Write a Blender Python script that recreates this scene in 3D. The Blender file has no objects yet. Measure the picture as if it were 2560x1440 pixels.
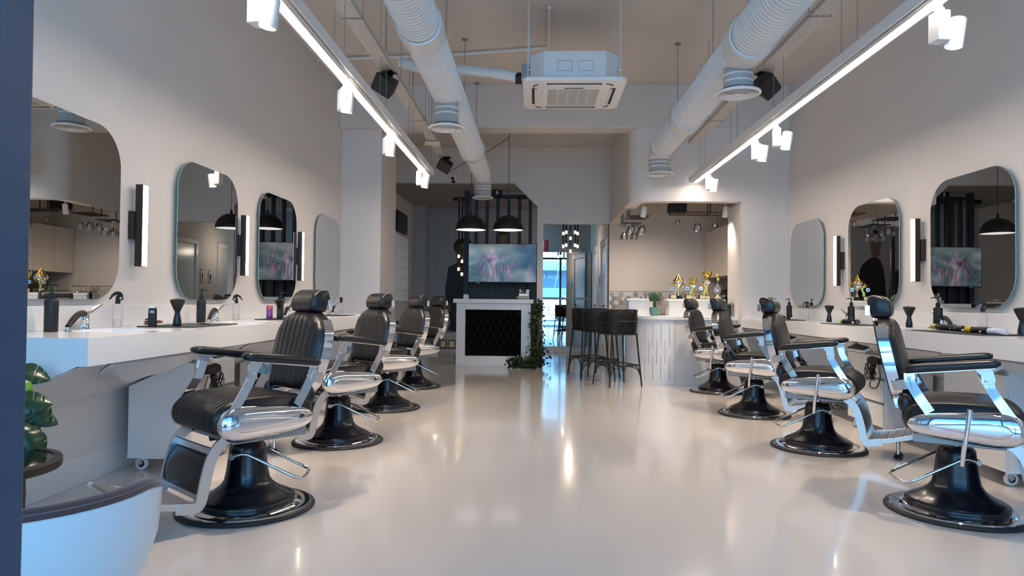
import bpy, bmesh, math, random
from math import sin, cos, pi, radians, sqrt, atan2, exp
from mathutils import Vector, Matrix, Euler
random.seed(7)
SC = bpy.context.scene
COL = SC.collection

# ------------------------------------------------------------------ camera
F_PX, CAM_H = 1707.0, 1.08
YAW, PITCH, ROLL = radians(2.0243), radians(1.1203), 0.0103
R_CAM = Matrix.Rotation(YAW, 3, 'Z') @ Matrix.Rotation(pi/2 + PITCH, 3, 'X') @ Matrix.Rotation(ROLL, 3, 'Z')
cam = bpy.data.cameras.new('camera'); cam_o = bpy.data.objects.new('camera', cam); COL.objects.link(cam_o)
cam.sensor_width = 36.0; cam.lens = F_PX / 2560 * 36.0; cam.clip_start = 0.02; cam.clip_end = 200
cam_o.matrix_world = Matrix.Translation((0, 0, CAM_H)) @ R_CAM.to_4x4()
SC.camera = cam_o

# ------------------------------------------------------------------ world, sun, exposure
W = bpy.data.worlds.new('sky_world'); SC.world = W; W.use_nodes = True
nt = W.node_tree; bg = nt.nodes['Background']
sky = nt.nodes.new('ShaderNodeTexSky'); sky.sky_type = 'NISHITA'; sky.sun_disc = False
sky.sun_elevation = radians(52); sky.sun_rotation = radians(20); sky.air_density = 1.0; sky.dust_density = 0.6; sky.ozone_density = 1.6
wb = nt.nodes.new('ShaderNodeMix'); wb.data_type = 'RGBA'; wb.blend_type = 'MULTIPLY'; wb.inputs[0].default_value = 1   # camera white balance is set for the warm lamps
wb.inputs[7].default_value = (0.40, 0.88, 1.14, 1)
nt.links.new(sky.outputs[0], wb.inputs[6]); nt.links.new(wb.outputs[2], bg.inputs[0]); bg.inputs[1].default_value = 0.33
sun = bpy.data.lights.new('sun', 'SUN'); sun.energy = 7.0; sun.angle = radians(0.6); sun.color = (0.50, 0.84, 1.0)
sun_o = bpy.data.objects.new('sun', sun); COL.objects.link(sun_o); sun_o.rotation_euler = (radians(-42), 0, radians(-20))
portal = bpy.data.lights.new('front_opening_portal', 'AREA'); portal.shape = 'RECTANGLE'; portal.size = 5.8; portal.size_y = 3.8
po = bpy.data.objects.new('front_opening_portal', portal); COL.objects.link(po); po.location = (0.3, 0.55, 1.95); po.rotation_euler = (radians(90), 0, 0)
portal.cycles.is_portal = True
SC.view_settings.view_transform = 'Standard'; SC.view_settings.look = 'None'
SC.view_settings.exposure = 1.14; SC.view_settings.gamma = 1.0; SC.view_settings.use_curve_mapping = False
LED_E, SPOT_E, SCONCE_E, SPOT_W = 25.0, 16.0, 6.0, 34.0
WARM = (1.0, 0.83, 0.66)
SC.cycles.max_bounces = 14; SC.cycles.diffuse_bounces = 6; SC.cycles.glossy_bounces = 6; SC.cycles.transparent_max_bounces = 24
SC.cycles.caustics_reflective = False; SC.cycles.caustics_refractive = False; SC.cycles.sample_clamp_indirect = 6.0

# ------------------------------------------------------------------ pixel helpers (2560x1440 frame)
CAM_P = Vector((0, 0, CAM_H))
def ray(px, py): return R_CAM @ Vector(((px - 1280) / F_PX, -(py - 720) / F_PX, -1))
def PX(px, py, x): d = ray(px, py); return CAM_P + d * (x / d.x)
def PY(px, py, y): d = ray(px, py); return CAM_P + d * (y / d.y)
def PZ(px, py, z): d = ray(px, py); return CAM_P + d * ((z - CAM_H) / d.z)

# ------------------------------------------------------------------ materials
MATS = {}
def mat(name, col, rough=0.5, metal=0.0, spec=0.5, noise=None, bump=None, coat=0.0, emit=None, emit_s=0.0, sheen=0.0):
    m = bpy.data.materials.new(name); m.use_nodes = True; MATS[name] = m
    n, l = m.node_tree.nodes, m.node_tree.links
    b = n['Principled BSDF']
    b.inputs['Base Color'].default_value = (*col, 1); b.inputs['Roughness'].default_value = rough
    b.inputs['Metallic'].default_value = metal; b.inputs['Specular IOR Level'].default_value = spec
    if coat: b.inputs['Coat Weight'].default_value = coat; b.inputs['Coat Roughness'].default_value = 0.05
    if sheen: b.inputs['Sheen Weight'].default_value = sheen
    if emit: b.inputs['Emission Color'].default_value = (*emit, 1); b.inputs['Emission Strength'].default_value = emit_s
    if noise or bump:
        tc = n.new('ShaderNodeTexCoord')
    if noise:                                   # (scale, amount)
        t = n.new('ShaderNodeTexNoise'); t.inputs['Scale'].default_value = noise[0]; t.inputs['Detail'].default_value = 5
        r = n.new('ShaderNodeMapRange'); r.inputs[3].default_value = 1 - noise[1]; r.inputs[4].default_value = 1 + noise[1]
        mx = n.new('ShaderNodeMix'); mx.data_type = 'RGBA'; mx.blend_type = 'MULTIPLY'; mx.inputs[0].default_value = 1
        l.new(tc.outputs['Object'], t.inputs['Vector']); l.new(t.outputs[0], r.inputs[0])
        mx.inputs[6].default_value = (*col, 1); l.new(r.outputs[0], mx.inputs[7]); l.new(mx.outputs[2], b.inputs['Base Color'])
    if bump:                                    # (scale, strength, distance)
        t2 = n.new('ShaderNodeTexNoise'); t2.inputs['Scale'].default_value = bump[0]; t2.inputs['Detail'].default_value = 6
        bp = n.new('ShaderNodeBump'); bp.inputs['Strength'].default_value = bump[1]; bp.inputs['Distance'].default_value = bump[2]
        l.new(tc.outputs['Object'], t2.inputs['Vector']); l.new(t2.outputs[0], bp.inputs['Height']); l.new(bp.outputs[0], b.inputs['Normal'])
    return m
def glassy(name, tint=(1, 1, 1), refl=1.0, rough=0.02):
    m = bpy.data.materials.new(name); m.use_nodes = True; MATS[name] = m
    n, l = m.node_tree.nodes, m.node_tree.links; n.clear()
    out = n.new('ShaderNodeOutputMaterial'); tr = n.new('ShaderNodeBsdfTransparent'); gl = n.new('ShaderNodeBsdfGlossy')
    mx = n.new('ShaderNodeMixShader'); fr = n.new('ShaderNodeFresnel'); fr.inputs[0].default_value = 1.5
    mul = n.new('ShaderNodeMath'); mul.operation = 'MULTIPLY'; mul.inputs[1].default_value = refl; mul.use_clamp = True
    tr.inputs[0].default_value = (*tint, 1); gl.inputs['Roughness'].default_value = rough
    l.new(fr.outputs[0], mul.inputs[0]); l.new(mul.outputs[0], mx.inputs[0]); l.new(tr.outputs[0], mx.inputs[1]); l.new(gl.outputs[0], mx.inputs[2]); l.new(mx.outputs[0], out.inputs[0])
    return m
def emis(name, col, s):
    m = bpy.data.materials.new(name); m.use_nodes = True; MATS[name] = m
    n, l = m.node_tree.nodes, m.node_tree.links; n.clear()
    out = n.new('ShaderNodeOutputMaterial'); e = n.new('ShaderNodeEmission'); e.inputs[0].default_value = (*col, 1); e.inputs[1].default_value = s
    l.new(e.outputs[0], out.inputs[0]); return m

M_wall = mat('painted_plaster', (0.72, 0.68, 0.655), 0.65, noise=(1.5, 0.03), bump=(55, 0.06, 0.01))
M_ceil = mat('painted_concrete', (0.66, 0.605, 0.55), 0.75, noise=(2.2, 0.06), bump=(14, 0.25, 0.01))  # wall paint again, the weaker light up here put into a darker colour
M_beam = mat('painted_beam', (0.68, 0.635, 0.60), 0.75, noise=(2.5, 0.07), bump=(9, 0.35, 0.012))
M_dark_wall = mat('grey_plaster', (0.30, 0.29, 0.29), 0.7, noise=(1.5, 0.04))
M_back_wall = mat('cool_white_plaster', (0.42, 0.43, 0.46), 0.7, noise=(1.5, 0.03))
M_niche = mat('niche_plaster', (0.66, 0.59, 0.525), 0.65, noise=(1.5, 0.03))
M_floor = mat('cream_epoxy', (0.68, 0.63, 0.585), 0.13, spec=0.5, noise=(0.8, 0.04), bump=(1.6, 0.05, 0.02), coat=0.25)
M_white = mat('white_lacquer', (0.80, 0.79, 0.785), 0.22, noise=(3, 0.02))
M_solid = mat('white_solid_surface', (0.82, 0.81, 0.805), 0.14, noise=(5, 0.015))
M_basin = mat('white_basin', (0.86, 0.86, 0.87), 0.12, noise=(5, 0.01))
M_mattw = mat('matt_white_metal', (0.78, 0.77, 0.765), 0.4, noise=(6, 0.02))
M_duct = mat('duct_white', (0.66, 0.655, 0.65), 0.32, noise=(5, 0.03))
M_leather = mat('black_leather', (0.008, 0.0078, 0.009), 0.33, spec=0.5, noise=(30, 0.2), bump=(260, 0.08, 0.001))
M_gloss = mat('gloss_black', (0.006, 0.006, 0.010), 0.23, spec=0.45, noise=(6, 0.1), coat=0.12)
M_rubber = mat('black_rubber', (0.018, 0.018, 0.02), 0.5, noise=(20, 0.2))
M_chrome = mat('chrome', (0.78, 0.78, 0.80), 0.05, 1.0, noise=(4, 0.02))
M_satin = mat('satin_steel', (0.72, 0.73, 0.75), 0.24, 1.0, noise=(8, 0.04))
M_alu = mat('cast_aluminium', (0.66, 0.67, 0.68), 0.33, 1.0, noise=(18, 0.12), bump=(60, 0.1, 0.003))
M_black = mat('matt_black', (0.010, 0.010, 0.011), 0.45, spec=0.4, noise=(10, 0.2))
M_blackm = mat('black_powder_coat', (0.012, 0.012, 0.014), 0.4, noise=(30, 0.15), bump=(200, 0.06, 0.001))
M_bronze = mat('dark_bronze', (0.035, 0.026, 0.022), 0.4, 0.3, noise=(10, 0.15))
M_mirror = mat('mirror_glass', (0.62, 0.63, 0.62), 0.004, 1.0, noise=(1, 0.005))
M_mirror_edge = mat('mirror_edge', (0.30, 0.45, 0.40), 0.15, spec=0.7, noise=(10, 0.05))
M_gold = mat('gold_plate', (0.83, 0.56, 0.16), 0.16, 1.0, noise=(12, 0.05))
M_silver = mat('silver_plate', (0.80, 0.79, 0.77), 0.12, 1.0, noise=(12, 0.05))
M_scale = mat('scale_black', (0.004, 0.004, 0.005), 0.55, spec=0.12, noise=(9, 0.2))
M_plaque = mat('gold_label', (0.75, 0.60, 0.33), 0.35, 0.4, noise=(60, 0.15))
M_green = mat('leaf_green', (0.03, 0.075, 0.018), 0.42, noise=(9, 0.45), bump=(25, 0.2, 0.003))
M_leaf = mat('monstera_green', (0.014, 0.050, 0.020), 0.28, noise=(5, 0.35), bump=(12, 0.2, 0.004))
M_lime = mat('lime_leaf', (0.16, 0.36, 0.05), 0.32, noise=(5, 0.2))
M_ivy = mat('ivy_green', (0.030, 0.052, 0.018), 0.5, noise=(7, 0.75))
M_ivy2 = mat('pale_ivy_green', (0.10, 0.125, 0.075), 0.5, noise=(9, 0.5))
M_stem = mat('brown_stem', (0.06, 0.04, 0.025), 0.7, noise=(20, 0.3))
M_pot = mat('sage_pot', (0.12, 0.24, 0.22), 0.45, noise=(9, 0.06))
M_shell = mat('white_moulded_shell', (0.68, 0.69, 0.70), 0.3, noise=(4, 0.03))
M_brown = mat('brown_upholstery', (0.085, 0.035, 0.030), 0.75, noise=(60, 0.3), bump=(220, 0.3, 0.002), sheen=0.3)
M_anod = mat('anodised_frame', (0.030, 0.050, 0.085), 0.42, 0.2, noise=(14, 0.12))  # grey anodising; the blue sky light on it is mixed into the colour
M_tray = mat('galvanised_tray', (0.66, 0.62, 0.58), 0.45, noise=(9, 0.05))
M_hole = mat('hole_dark', (0.03, 0.028, 0.026), 0.8, noise=(9, 0.1))
M_slat = mat('midnight_slats', (0.020, 0.021, 0.032), 0.5, noise=(9, 0.15))
M_darkpanel = mat('dark_print_panel', (0.030, 0.026, 0.027), 0.5, noise=(5, 0.5))
M_mural = mat('mural_paper', (0.38, 0.39, 0.43), 0.6, noise=(3, 0.04))
M_muralline = mat('mural_line', (0.25, 0.26, 0.30), 0.6, noise=(30, 0.3))
M_suit = mat('printed_suit', (0.012, 0.013, 0.018), 0.5, noise=(20, 0.3))
M_skin = mat('printed_skin', (0.20, 0.135, 0.115), 0.55, noise=(12, 0.15))
M_hair = mat('printed_hair', (0.020, 0.014, 0.012), 0.55, noise=(25, 0.3))
M_shirt = mat('printed_shirt', (0.40, 0.40, 0.43), 0.55, noise=(12, 0.05))
M_red = mat('red_tin', (0.45, 0.03, 0.045), 0.35, noise=(9, 0.08))
M_wood = mat('brush_wood', (0.17, 0.05, 0.02), 0.4, noise=(22, 0.35))
M_bristle = mat('bristle', (0.03, 0.018, 0.014), 0.8, noise=(60, 0.4))
M_yellow = mat('yellow_plastic', (0.70, 0.36, 0.02), 0.3, noise=(9, 0.05))
M_goldp = mat('gold_plastic', (0.62, 0.48, 0.10), 0.22, 0.8, noise=(9, 0.08))
M_limep = mat('lime_plastic', (0.30, 0.52, 0.05), 0.35, noise=(9, 0.05))
M_magenta = mat('violet_can', (0.28, 0.09, 0.42), 0.22, 0.6, noise=(6, 0.5))
M_redcan = mat('red_can_band', (0.62, 0.09, 0.13), 0.25, 0.5, noise=(6, 0.2))
M_grey = mat('grey_metal', (0.30, 0.30, 0.30), 0.4, 0.4, noise=(9, 0.1))
M_filter = mat('filter_mesh', (0.42, 0.44, 0.45), 0.55, noise=(40, 0.12), bump=(300, 0.3, 0.002))
M_beige = mat('beige_plastic', (0.72, 0.64, 0.50), 0.45, noise=(9, 0.04))
M_foil = mat('white_tape_wrap', (0.70, 0.70, 0.69), 0.35, noise=(9, 0.1), bump=(30, 0.6, 0.01))
M_hex1 = mat('hex_cream', (0.60, 0.56, 0.50), 0.3, noise=(30, 0.1))
M_hex2 = mat('hex_taupe', (0.36, 0.31, 0.27), 0.3, noise=(20, 0.2))
M_hex3 = mat('hex_grey', (0.22, 0.22, 0.225), 0.3, noise=(20, 0.2))
M_grout = mat('grout', (0.70, 0.67, 0.63), 0.8, noise=(40, 0.1))
M_street = mat('pale_paving', (0.42, 0.42, 0.42), 0.7, noise=(2, 0.12), bump=(8, 0.2, 0.01))
M_far = mat('far_blue_facade', (0.22, 0.38, 0.58), 0.5, noise=(1.2, 0.15))
M_far2 = mat('far_white_facade', (0.72, 0.73, 0.74), 0.6, noise=(1.2, 0.08))
M_signw = mat('white_letter', (0.92, 0.92, 0.92), 0.4, noise=(3, 0.02))
M_glass = glassy('window_glass', (0.97, 0.985, 0.99), 0.9)
M_thin = glassy('drinking_glass', (0.985, 0.985, 0.985), 0.85, 0.03)
M_clear = glassy('clear_plastic', (0.97, 0.97, 0.975), 0.30, 0.15)
M_tabglass = glassy('smoked_table_glass', (0.60, 0.66, 0.72), 1.6, 0.02)
E_led = emis('led_strip', (1.0, 0.845, 0.71), LED_E)
E_spot = emis('spot_lens', (1.0, 0.88, 0.72), SPOT_E)
E_sconce = emis('sconce_diffuser', (1.0, 0.90, 0.74), SCONCE_E)
E_pend = emis('pendant_inside', (1.0, 0.95, 0.90), 0.55)
E_bulb = emis('tube_bulb', (1.0, 0.78, 0.45), 2.2)

def screen_mat():
    m = bpy.data.materials.new('tv_picture'); m.use_nodes = True
    n, l = m.node_tree.nodes, m.node_tree.links; n.clear()
    out = n.new('ShaderNodeOutputMaterial'); e = n.new('ShaderNodeEmission'); g = n.new('ShaderNodeBsdfGlossy'); add = n.new('ShaderNodeAddShader')
    g.inputs[0].default_value = (0.045, 0.045, 0.045, 1); g.inputs['Roughness'].default_value = 0.12
    tc = n.new('ShaderNodeTexCoord')
    def N(t, **k):
        q = n.new(t)
        for a, b in k.items(): setattr(q, a, b)
        return q
    def ramp(stops, src):
        r = N('ShaderNodeValToRGB'); el = r.color_ramp.elements
        el[0].position, el[0].color = stops[0][0], (*stops[0][1], 1); el[1].position, el[1].color = stops[-1][0], (*stops[-1][1], 1)
        for p, c in stops[1:-1]:
            q = el.new(p); q.color = (*c, 1)
        l.new(src, r.inputs[0]); return r.outputs[0]
    no = N('ShaderNodeTexNoise'); no.inputs['Scale'].default_value = 2.1; no.inputs['Detail'].default_value = 1.5; no.inputs['Distortion'].default_value = 0.9
    mp = N('ShaderNodeMapping'); mp.inputs['Scale'].default_value = (1.0, 1.0, 1.5); mp.inputs['Location'].default_value = (0.25, 0, 0.6)
    l.new(tc.outputs['Object'], mp.inputs[0]); l.new(mp.outputs[0], no.inputs['Vector'])
    base = ramp([(0.30, (0.035, 0.075, 0.10)), (0.5, (0.17, 0.26, 0.28)), (0.70, (0.50, 0.52, 0.52))], no.outputs[0])
    mp2 = N('ShaderNodeMapping'); mp2.inputs['Scale'].default_value = (1.0, 1.0, 0.30); mp2.inputs['Rotation'].default_value = (0, 0.35, 0)
    l.new(tc.outputs['Object'], mp2.inputs[0])
    mg = N('ShaderNodeTexNoise'); mg.inputs['Scale'].default_value = 4.2; mg.inputs['Detail'].default_value = 2; mg.inputs['Distortion'].default_value = 2.4
    l.new(mp2.outputs[0], mg.inputs['Vector'])
    fl = ramp([(0.50, (0, 0, 0)), (0.56, (0.55, 0.09, 0.27)), (0.63, (0, 0, 0))], mg.outputs[0])
    sp = N('ShaderNodeVectorMath'); sp.operation = 'DISTANCE'; sp.inputs[1].default_value = (-0.08, 0, -0.07); l.new(tc.outputs['Object'], sp.inputs[0])
    msk = ramp([(0.16, (1, 1, 1)), (0.42, (0, 0, 0))], sp.outputs[1])
    mm = N('ShaderNodeMix', data_type='RGBA', blend_type='MULTIPLY'); mm.inputs[0].default_value = 1; l.new(fl, mm.inputs[6]); l.new(msk, mm.inputs[7])
    ad = N('ShaderNodeMix', data_type='RGBA', blend_type='ADD'); ad.inputs[0].default_value = 1; l.new(base, ad.inputs[6]); l.new(mm.outputs[2], ad.inputs[7])
    sx = N('ShaderNodeSeparateXYZ'); l.new(tc.outputs['Object'], sx.inputs[0])
    sm = N('ShaderNodeMath', operation='ADD'); l.new(sx.outputs[0], sm.inputs[0]); sm2 = N('ShaderNodeMath', operation='MULTIPLY'); l.new(sx.outputs[2], sm2.inputs[0]); sm2.inputs[1].default_value = 0.55; l.new(sm2.outputs[0], sm.inputs[1])
    side = ramp([(0.30, (1, 1, 1)), (0.52, (0.34, 0.28, 0.40))], sm.outputs[0])
    dk = N('ShaderNodeMix', data_type='RGBA', blend_type='MULTIPLY'); dk.inputs[0].default_value = 1; l.new(ad.outputs[2], dk.inputs[6]); l.new(side, dk.inputs[7])
    l.new(dk.outputs[2], e.inputs[0]); e.inputs[1].default_value = 0.23
    l.new(e.outputs[0], add.inputs[0]); l.new(g.outputs[0], add.inputs[1]); l.new(add.outputs[0], out.inputs[0]); return m
M_screen = screen_mat()

# ------------------------------------------------------------------ mesh builder
class MB:
    def __init__(s): s.v, s.f, s.M = [], [], Matrix.Identity(4)
    def add(s, vs, fs):
        o = len(s.v); s.v += [tuple(s.M @ Vector(v)) for v in vs]; s.f += [tuple(o + i for i in f) for f in fs]; return s
    def box(s, x0, x1, y0, y1, z0, z1):
        return s.add([(x0,y0,z0),(x1,y0,z0),(x1,y1,z0),(x0,y1,z0),(x0,y0,z1),(x1,y0,z1),(x1,y1,z1),(x0,y1,z1)],
                     [(0,3,2,1),(4,5,6,7),(0,1,5,4),(1,2,6,5),(2,3,7,6),(3,0,4,7)])
    def loft(s, rings, cap=True, closed=False):
        n = len(rings[0]); vs = [p for r in rings for p in r]; fs = []
        m = len(rings); rng = range(m if closed else m - 1)
        for i in rng:
            a, b = i * n, ((i + 1) % m) * n
            for j in range(n): fs.append((a + j, a + (j + 1) % n, b + (j + 1) % n, b + j))
        if cap and not closed: fs += [tuple(reversed(range(n))), tuple((m - 1) * n + j for j in range(n))]
        return s.add(vs, fs)
    def sheet(s, rows):
        n = len(rows[0]); vs = [p for r in rows for p in r]; fs = []
        for i in range(len(rows) - 1):
            for j in range(n - 1): fs.append((i*n+j, i*n+j+1, (i+1)*n+j+1, (i+1)*n+j))
        return s.add(vs, fs)
    def lathe(s, prof, n=24, c=(0, 0, 0), axis='z', ring=False):
        rings = []
        for r, z in prof:
            r = max(r, 1e-4); ring = []
            for k in range(n):
                a = 2 * pi * k / n
                p = (r * cos(a), r * sin(a), z)
                if axis == 'x': p = (z, r * cos(a), r * sin(a))
                if axis == 'y': p = (r * sin(a), z, r * cos(a))
                ring.append((p[0] + c[0], p[1] + c[1], p[2] + c[2]))
            rings.append(ring)
        return s.loft(rings, closed=ring)
    def cyl(s, p0, p1, r0, r1=None, n=14):
        return s.tube([p0, p1], [r0, r0 if r1 is None else r1], n)
    def tube(s, pts, r, n=8, closed=False):
        P = [Vector(p) for p in pts]; m = len(P); rs = r if isinstance(r, (list, tuple)) else [r] * m
        T = []
        for i in range(m):
            a = P[(i - 1) % m] if (closed or i > 0) else P[i]; b = P[(i + 1) % m] if (closed or i < m - 1) else P[i]
            T.append((b - a).normalized())
        u = T[0].cross(Vector((0, 0, 1)))
        if u.length < 1e-3: u = T[0].cross(Vector((0, 1, 0)))
        u.normalize(); rings = []
        for i in range(m):
            u = (u - T[i] * u.dot(T[i])); u.normalize(); w = T[i].cross(u)
            rings.append([tuple(P[i] + (u * cos(2*pi*k/n) + w * sin(2*pi*k/n)) * rs[i]) for k in range(n)])
        return s.loft(rings, closed=closed)
    def strap(s, pts, side, w, t):            # flat bar: w across the bend plane, t along side
        P = [Vector(p) for p in pts]; sd = Vector(side).normalized(); rings = []
        ws = w if isinstance(w, (list, tuple)) else [w] * len(P)
        for i, p in enumerate(P):
            a = P[i - 1] if i else p; b = P[i + 1] if i < len(P) - 1 else p
            nrm = (b - a).normalized().cross(sd).normalized(); h = ws[i] / 2
            rings.append([tuple(p + nrm*h + sd*t/2), tuple(p - nrm*h + sd*t/2), tuple(p - nrm*h - sd*t/2), tuple(p + nrm*h - sd*t/2)])
        return s.loft(rings)
    def prism(s, poly, axis, lo, hi):         # outline in the two other axes
        def pt(a, b, h): return {'x': (h, a, b), 'y': (a, h, b), 'z': (a, b, h)}[axis]
        return s.loft([[pt(a, b, lo) for a, b in poly], [pt(a, b, hi) for a, b in poly]])
    def ball(s, c, rx, ry=None, rz=None, n=14):
        ry = rx if ry is None else ry; rz = rx if rz is None else rz
        rings = []
        for i in range(1, n // 2 + 1):
            a = -pi/2 + pi * (i - 0.5) / (n // 2)
            rings.append([(c[0] + rx*cos(a)*cos(2*pi*k/n), c[1] + ry*cos(a)*sin(2*pi*k/n), c[2] + rz*sin(a)) for k in range(n)])
        return s.loft(rings)
    def build(s, name, m, parent=None, ang=38, bevel=0.0, seg=2, solid=0.0):
        me = bpy.data.meshes.new(name); me.from_pydata(s.v, [], s.f)
        bm = bmesh.new(); bm.from_mesh(me); bmesh.ops.recalc_face_normals(bm, faces=bm.faces); bm.to_mesh(me); bm.free()
        me.materials.append(m); me.shade_smooth(); me.set_sharp_from_angle(angle=radians(ang))
        o = bpy.data.objects.new(name, me); COL.objects.link(o)
        if parent: o.parent = parent
        if solid: q = o.modifiers.new('solid', 'SOLIDIFY'); q.thickness = solid; q.offset = 0
        if bevel: q = o.modifiers.new('bevel', 'BEVEL'); q.width = bevel; q.segments = seg; q.limit_method = 'ANGLE'; q.angle_limit = radians(40)
        return o
def spline(pts, k=6, closed=False):
    P = [Vector(p) for p in pts]; n = len(P); out = []
    for i in range(n if closed else n - 1):
        g = lambda j: P[j % n] if closed else P[min(max(j, 0), n - 1)]
        a, b, c, d = g(i-1), g(i), g(i+1), g(i+2)
        for q in range(k):
            t = q / k
            out.append(0.5 * ((2*b) + (c-a)*t + (2*a-5*b+4*c-d)*t*t + (3*b-a-3*c+d)*t**3))
    if not closed: out.append(P[-1])
    return out
def rrect(w, h, r, n=8, cx=0, cy=0):
    out = []
    for sx, sy, a0 in ((1,1,0),(-1,1,pi/2),(-1,-1,pi),(1,-1,3*pi/2)):
        for k in range(n + 1):
            a = a0 + pi/2*k/n; out.append((cx + sx*(w/2 - r) + r*cos(a), cy + sy*(h/2 - r) + r*sin(a)))
    return out
def tag(o, label, cat, group=None):
    o['label'] = label; o['category'] = cat
    if group: o['group'] = group
    return o
def thing(name, label, cat, loc=(0,0,0), rz=0.0, group=None):
    o = bpy.data.objects.new(name, None); COL.objects.link(o); o.empty_display_size = 0.1
    o.location = loc; o.rotation_euler = (0, 0, rz); return tag(o, label, cat, group)
def struct(o): o['kind'] = 'structure'; return o
def dup(root, loc, rz, label, group=None):
    r = root.copy(); COL.objects.link(r); r.location = loc; r.rotation_euler = (0, 0, rz); r['label'] = label
    if group: r['group'] = group
    for ch in list(root.children):
        c = ch.copy(); COL.objects.link(c); c.parent = r
        for g in list(ch.children):
            d = g.copy(); COL.objects.link(d); d.parent = c
    return r
def area(name, loc, rot, sx, sy, w, col, parent=None):
    L = bpy.data.lights.new(name, 'AREA'); L.shape = 'RECTANGLE'; L.size = sx; L.size_y = sy; L.energy = w; L.color = col
    o = bpy.data.objects.new(name, L); COL.objects.link(o); o.location = loc; o.rotation_euler = rot
    if parent: o.parent = parent
    return o

# ================================================================== the room
XL, XR, YF, YN, YP, YB, ZC = -2.62, 3.25, 0.75, 8.9, 11.5, 14.6, 3.93
XS = 1.22                                   # side of the kitchenette / corridor wall
struct(MB().box(XL - .15, XR + .15, YF - .1, 15.6, -.12, 0).build('floor', M_floor))
struct(MB().box(XL - .15, XR + .15, YF - .1, YN + .32, ZC, ZC + .2).build('ceiling', M_ceil))
struct(MB().box(XL - .15, XS + .15, YN + .3, YP + .2, 3.68, 3.85).build('ceiling_rear', M_ceil))
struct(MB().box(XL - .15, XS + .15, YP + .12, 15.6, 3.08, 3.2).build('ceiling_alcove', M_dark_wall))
struct(MB().box(XL - .15, XL, YF, YB + .2, 0, ZC).build('wall_left', M_wall))
struct(MB().box(XR, XR + .15, YF, YP + .2, 0, ZC).build('wall_right', M_wall))
struct(MB().box(XL, XR, YN - .012, YN + .3, 3.355, ZC).build('beam', M_beam, bevel=.008))
struct(MB().box(XL, -2.075, 9.0, 9.96, 0, 3.9).build('pillar_left', M_wall, bevel=.006))
# upper wall with the cut corner and the doorway
uw = MB()
def wallpiece(poly): uw.prism(poly, 'y', YP, YP + .14)
wallpiece([(XL, 3.085), (-.39, 3.085), (-.39, 3.7), (XL, 3.7)])
wallpiece([(-.39, 3.085), (.012, 2.685), (.012, 3.7), (-.39, 3.7)])
wallpiece([(.012, 0), (.112, 0), (.112, 3.7), (.012, 3.7)])
wallpiece([(.112, 2.40), (XS + .01, 2.40), (XS + .01, 3.7), (.112, 3.7)])
struct(uw.build('wall_back_upper', M_wall))
# header around the kitchenette with the rounded corner
def corner_path(xi, yi, r, x1, y1, n=10):
    pts = [(x1, yi)]
    for k in range(n + 1):
        a = -pi/2 - (pi/2) * k / n; pts.append((xi + r + r*cos(a), yi + r + r*sin(a)))
    return pts + [(xi, y1)]
out_p = corner_path(XS, YN, .24, XR, YP + .02); in_p = corner_path(XS + .17, YN + .17, .12, XR, YP + .02)
hd = MB()
hd.loft([[(*a, 2.40), (*a, ZC - .01), (*b, ZC - .01), (*b, 2.40)] for i, (a, b) in enumerate(zip(out_p, in_p))])
struct(hd.build('wall_niche_header', M_wall, ang=30))
struct(MB().box(2.645, XR, YN, 9.54, 0, 2.40).build('wall_niche_jamb', M_wall, bevel=.004))
struct(MB().box(XS + .1, XR, YN + .1, YP + .1, 2.92, 3.0).build('ceiling_niche', M_niche))
nb = struct(MB().box(XS, XR, YP, YP + .12, 0, 3.0).build('wall_niche_back', M_niche))
struct(MB().box(XS, XS + .12, YP + .02, 15.5, 0, 3.1).build('wall_corridor', M_wall))
struct(MB().box(XL, .12, YB, YB + .12, 0, 3.1).build('wall_back', M_back_wall))
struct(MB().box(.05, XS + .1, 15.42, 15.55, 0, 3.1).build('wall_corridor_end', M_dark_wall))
struct(MB().box(XL, -2.35, 14.3, YB, 0, 3.085).build('pillar_back', M_back_wall, bevel=.004))
struct(MB().box(XL, -1.2, 14.25, YB, 0, .065).build('trim_1', M_white, bevel=.004))
struct(MB().box(XL, -1.3, 14.55, YB, .065, .40).build('baseboard_back', M_white, bevel=.004))
struct(MB().box(XL, XL + .012, YF + .06, 9.0, 0, .165).build('baseboard_left', M_white, bevel=.003))
struct(MB().box(XR - .012, XR, YF + .06, YN, 0, .165).build('baseboard_right', M_white, bevel=.003))
# hexagonal tiles behind the kitchenette counter
R6 = .046; hm = {}
def hexmb(): return MB().prism([((R6 - .003) * cos(pi/6 + pi/3*k), (R6 - .003) * sin(pi/6 + pi/3*k)) for k in range(6)], 'y', -.008, 0)
struct(MB().box(XS, 2.82, YP - .004, YP, .9, 1.265).build('grout_panel', M_grout, nb))
struct(MB().box(XS, 2.82, YP - .012, YP, 1.262, 1.272).build('tile_trim', M_grey, nb))
hexmeshes = []
for mm_ in (M_hex1, M_hex2, M_hex3):
    o = hexmb().build('hex_tile', mm_, nb); hexmeshes.append(o)
first = [True, True, True]
for row in range(6):
    for c in range(20):
        x = XS + .045 + c * R6 * sqrt(3) + (row % 2) * R6 * sqrt(3) / 2; z = 1.215 - row * R6 * 1.5
        if x > 2.75: continue
        k = random.choice((0, 0, 1, 1, 2))
        if first[k]: o = hexmeshes[k]; first[k] = False
        else: o = hexmeshes[k].copy(); COL.objects.link(o); o.parent = nb
        o.location = (x, YP - .004, z)
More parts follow.
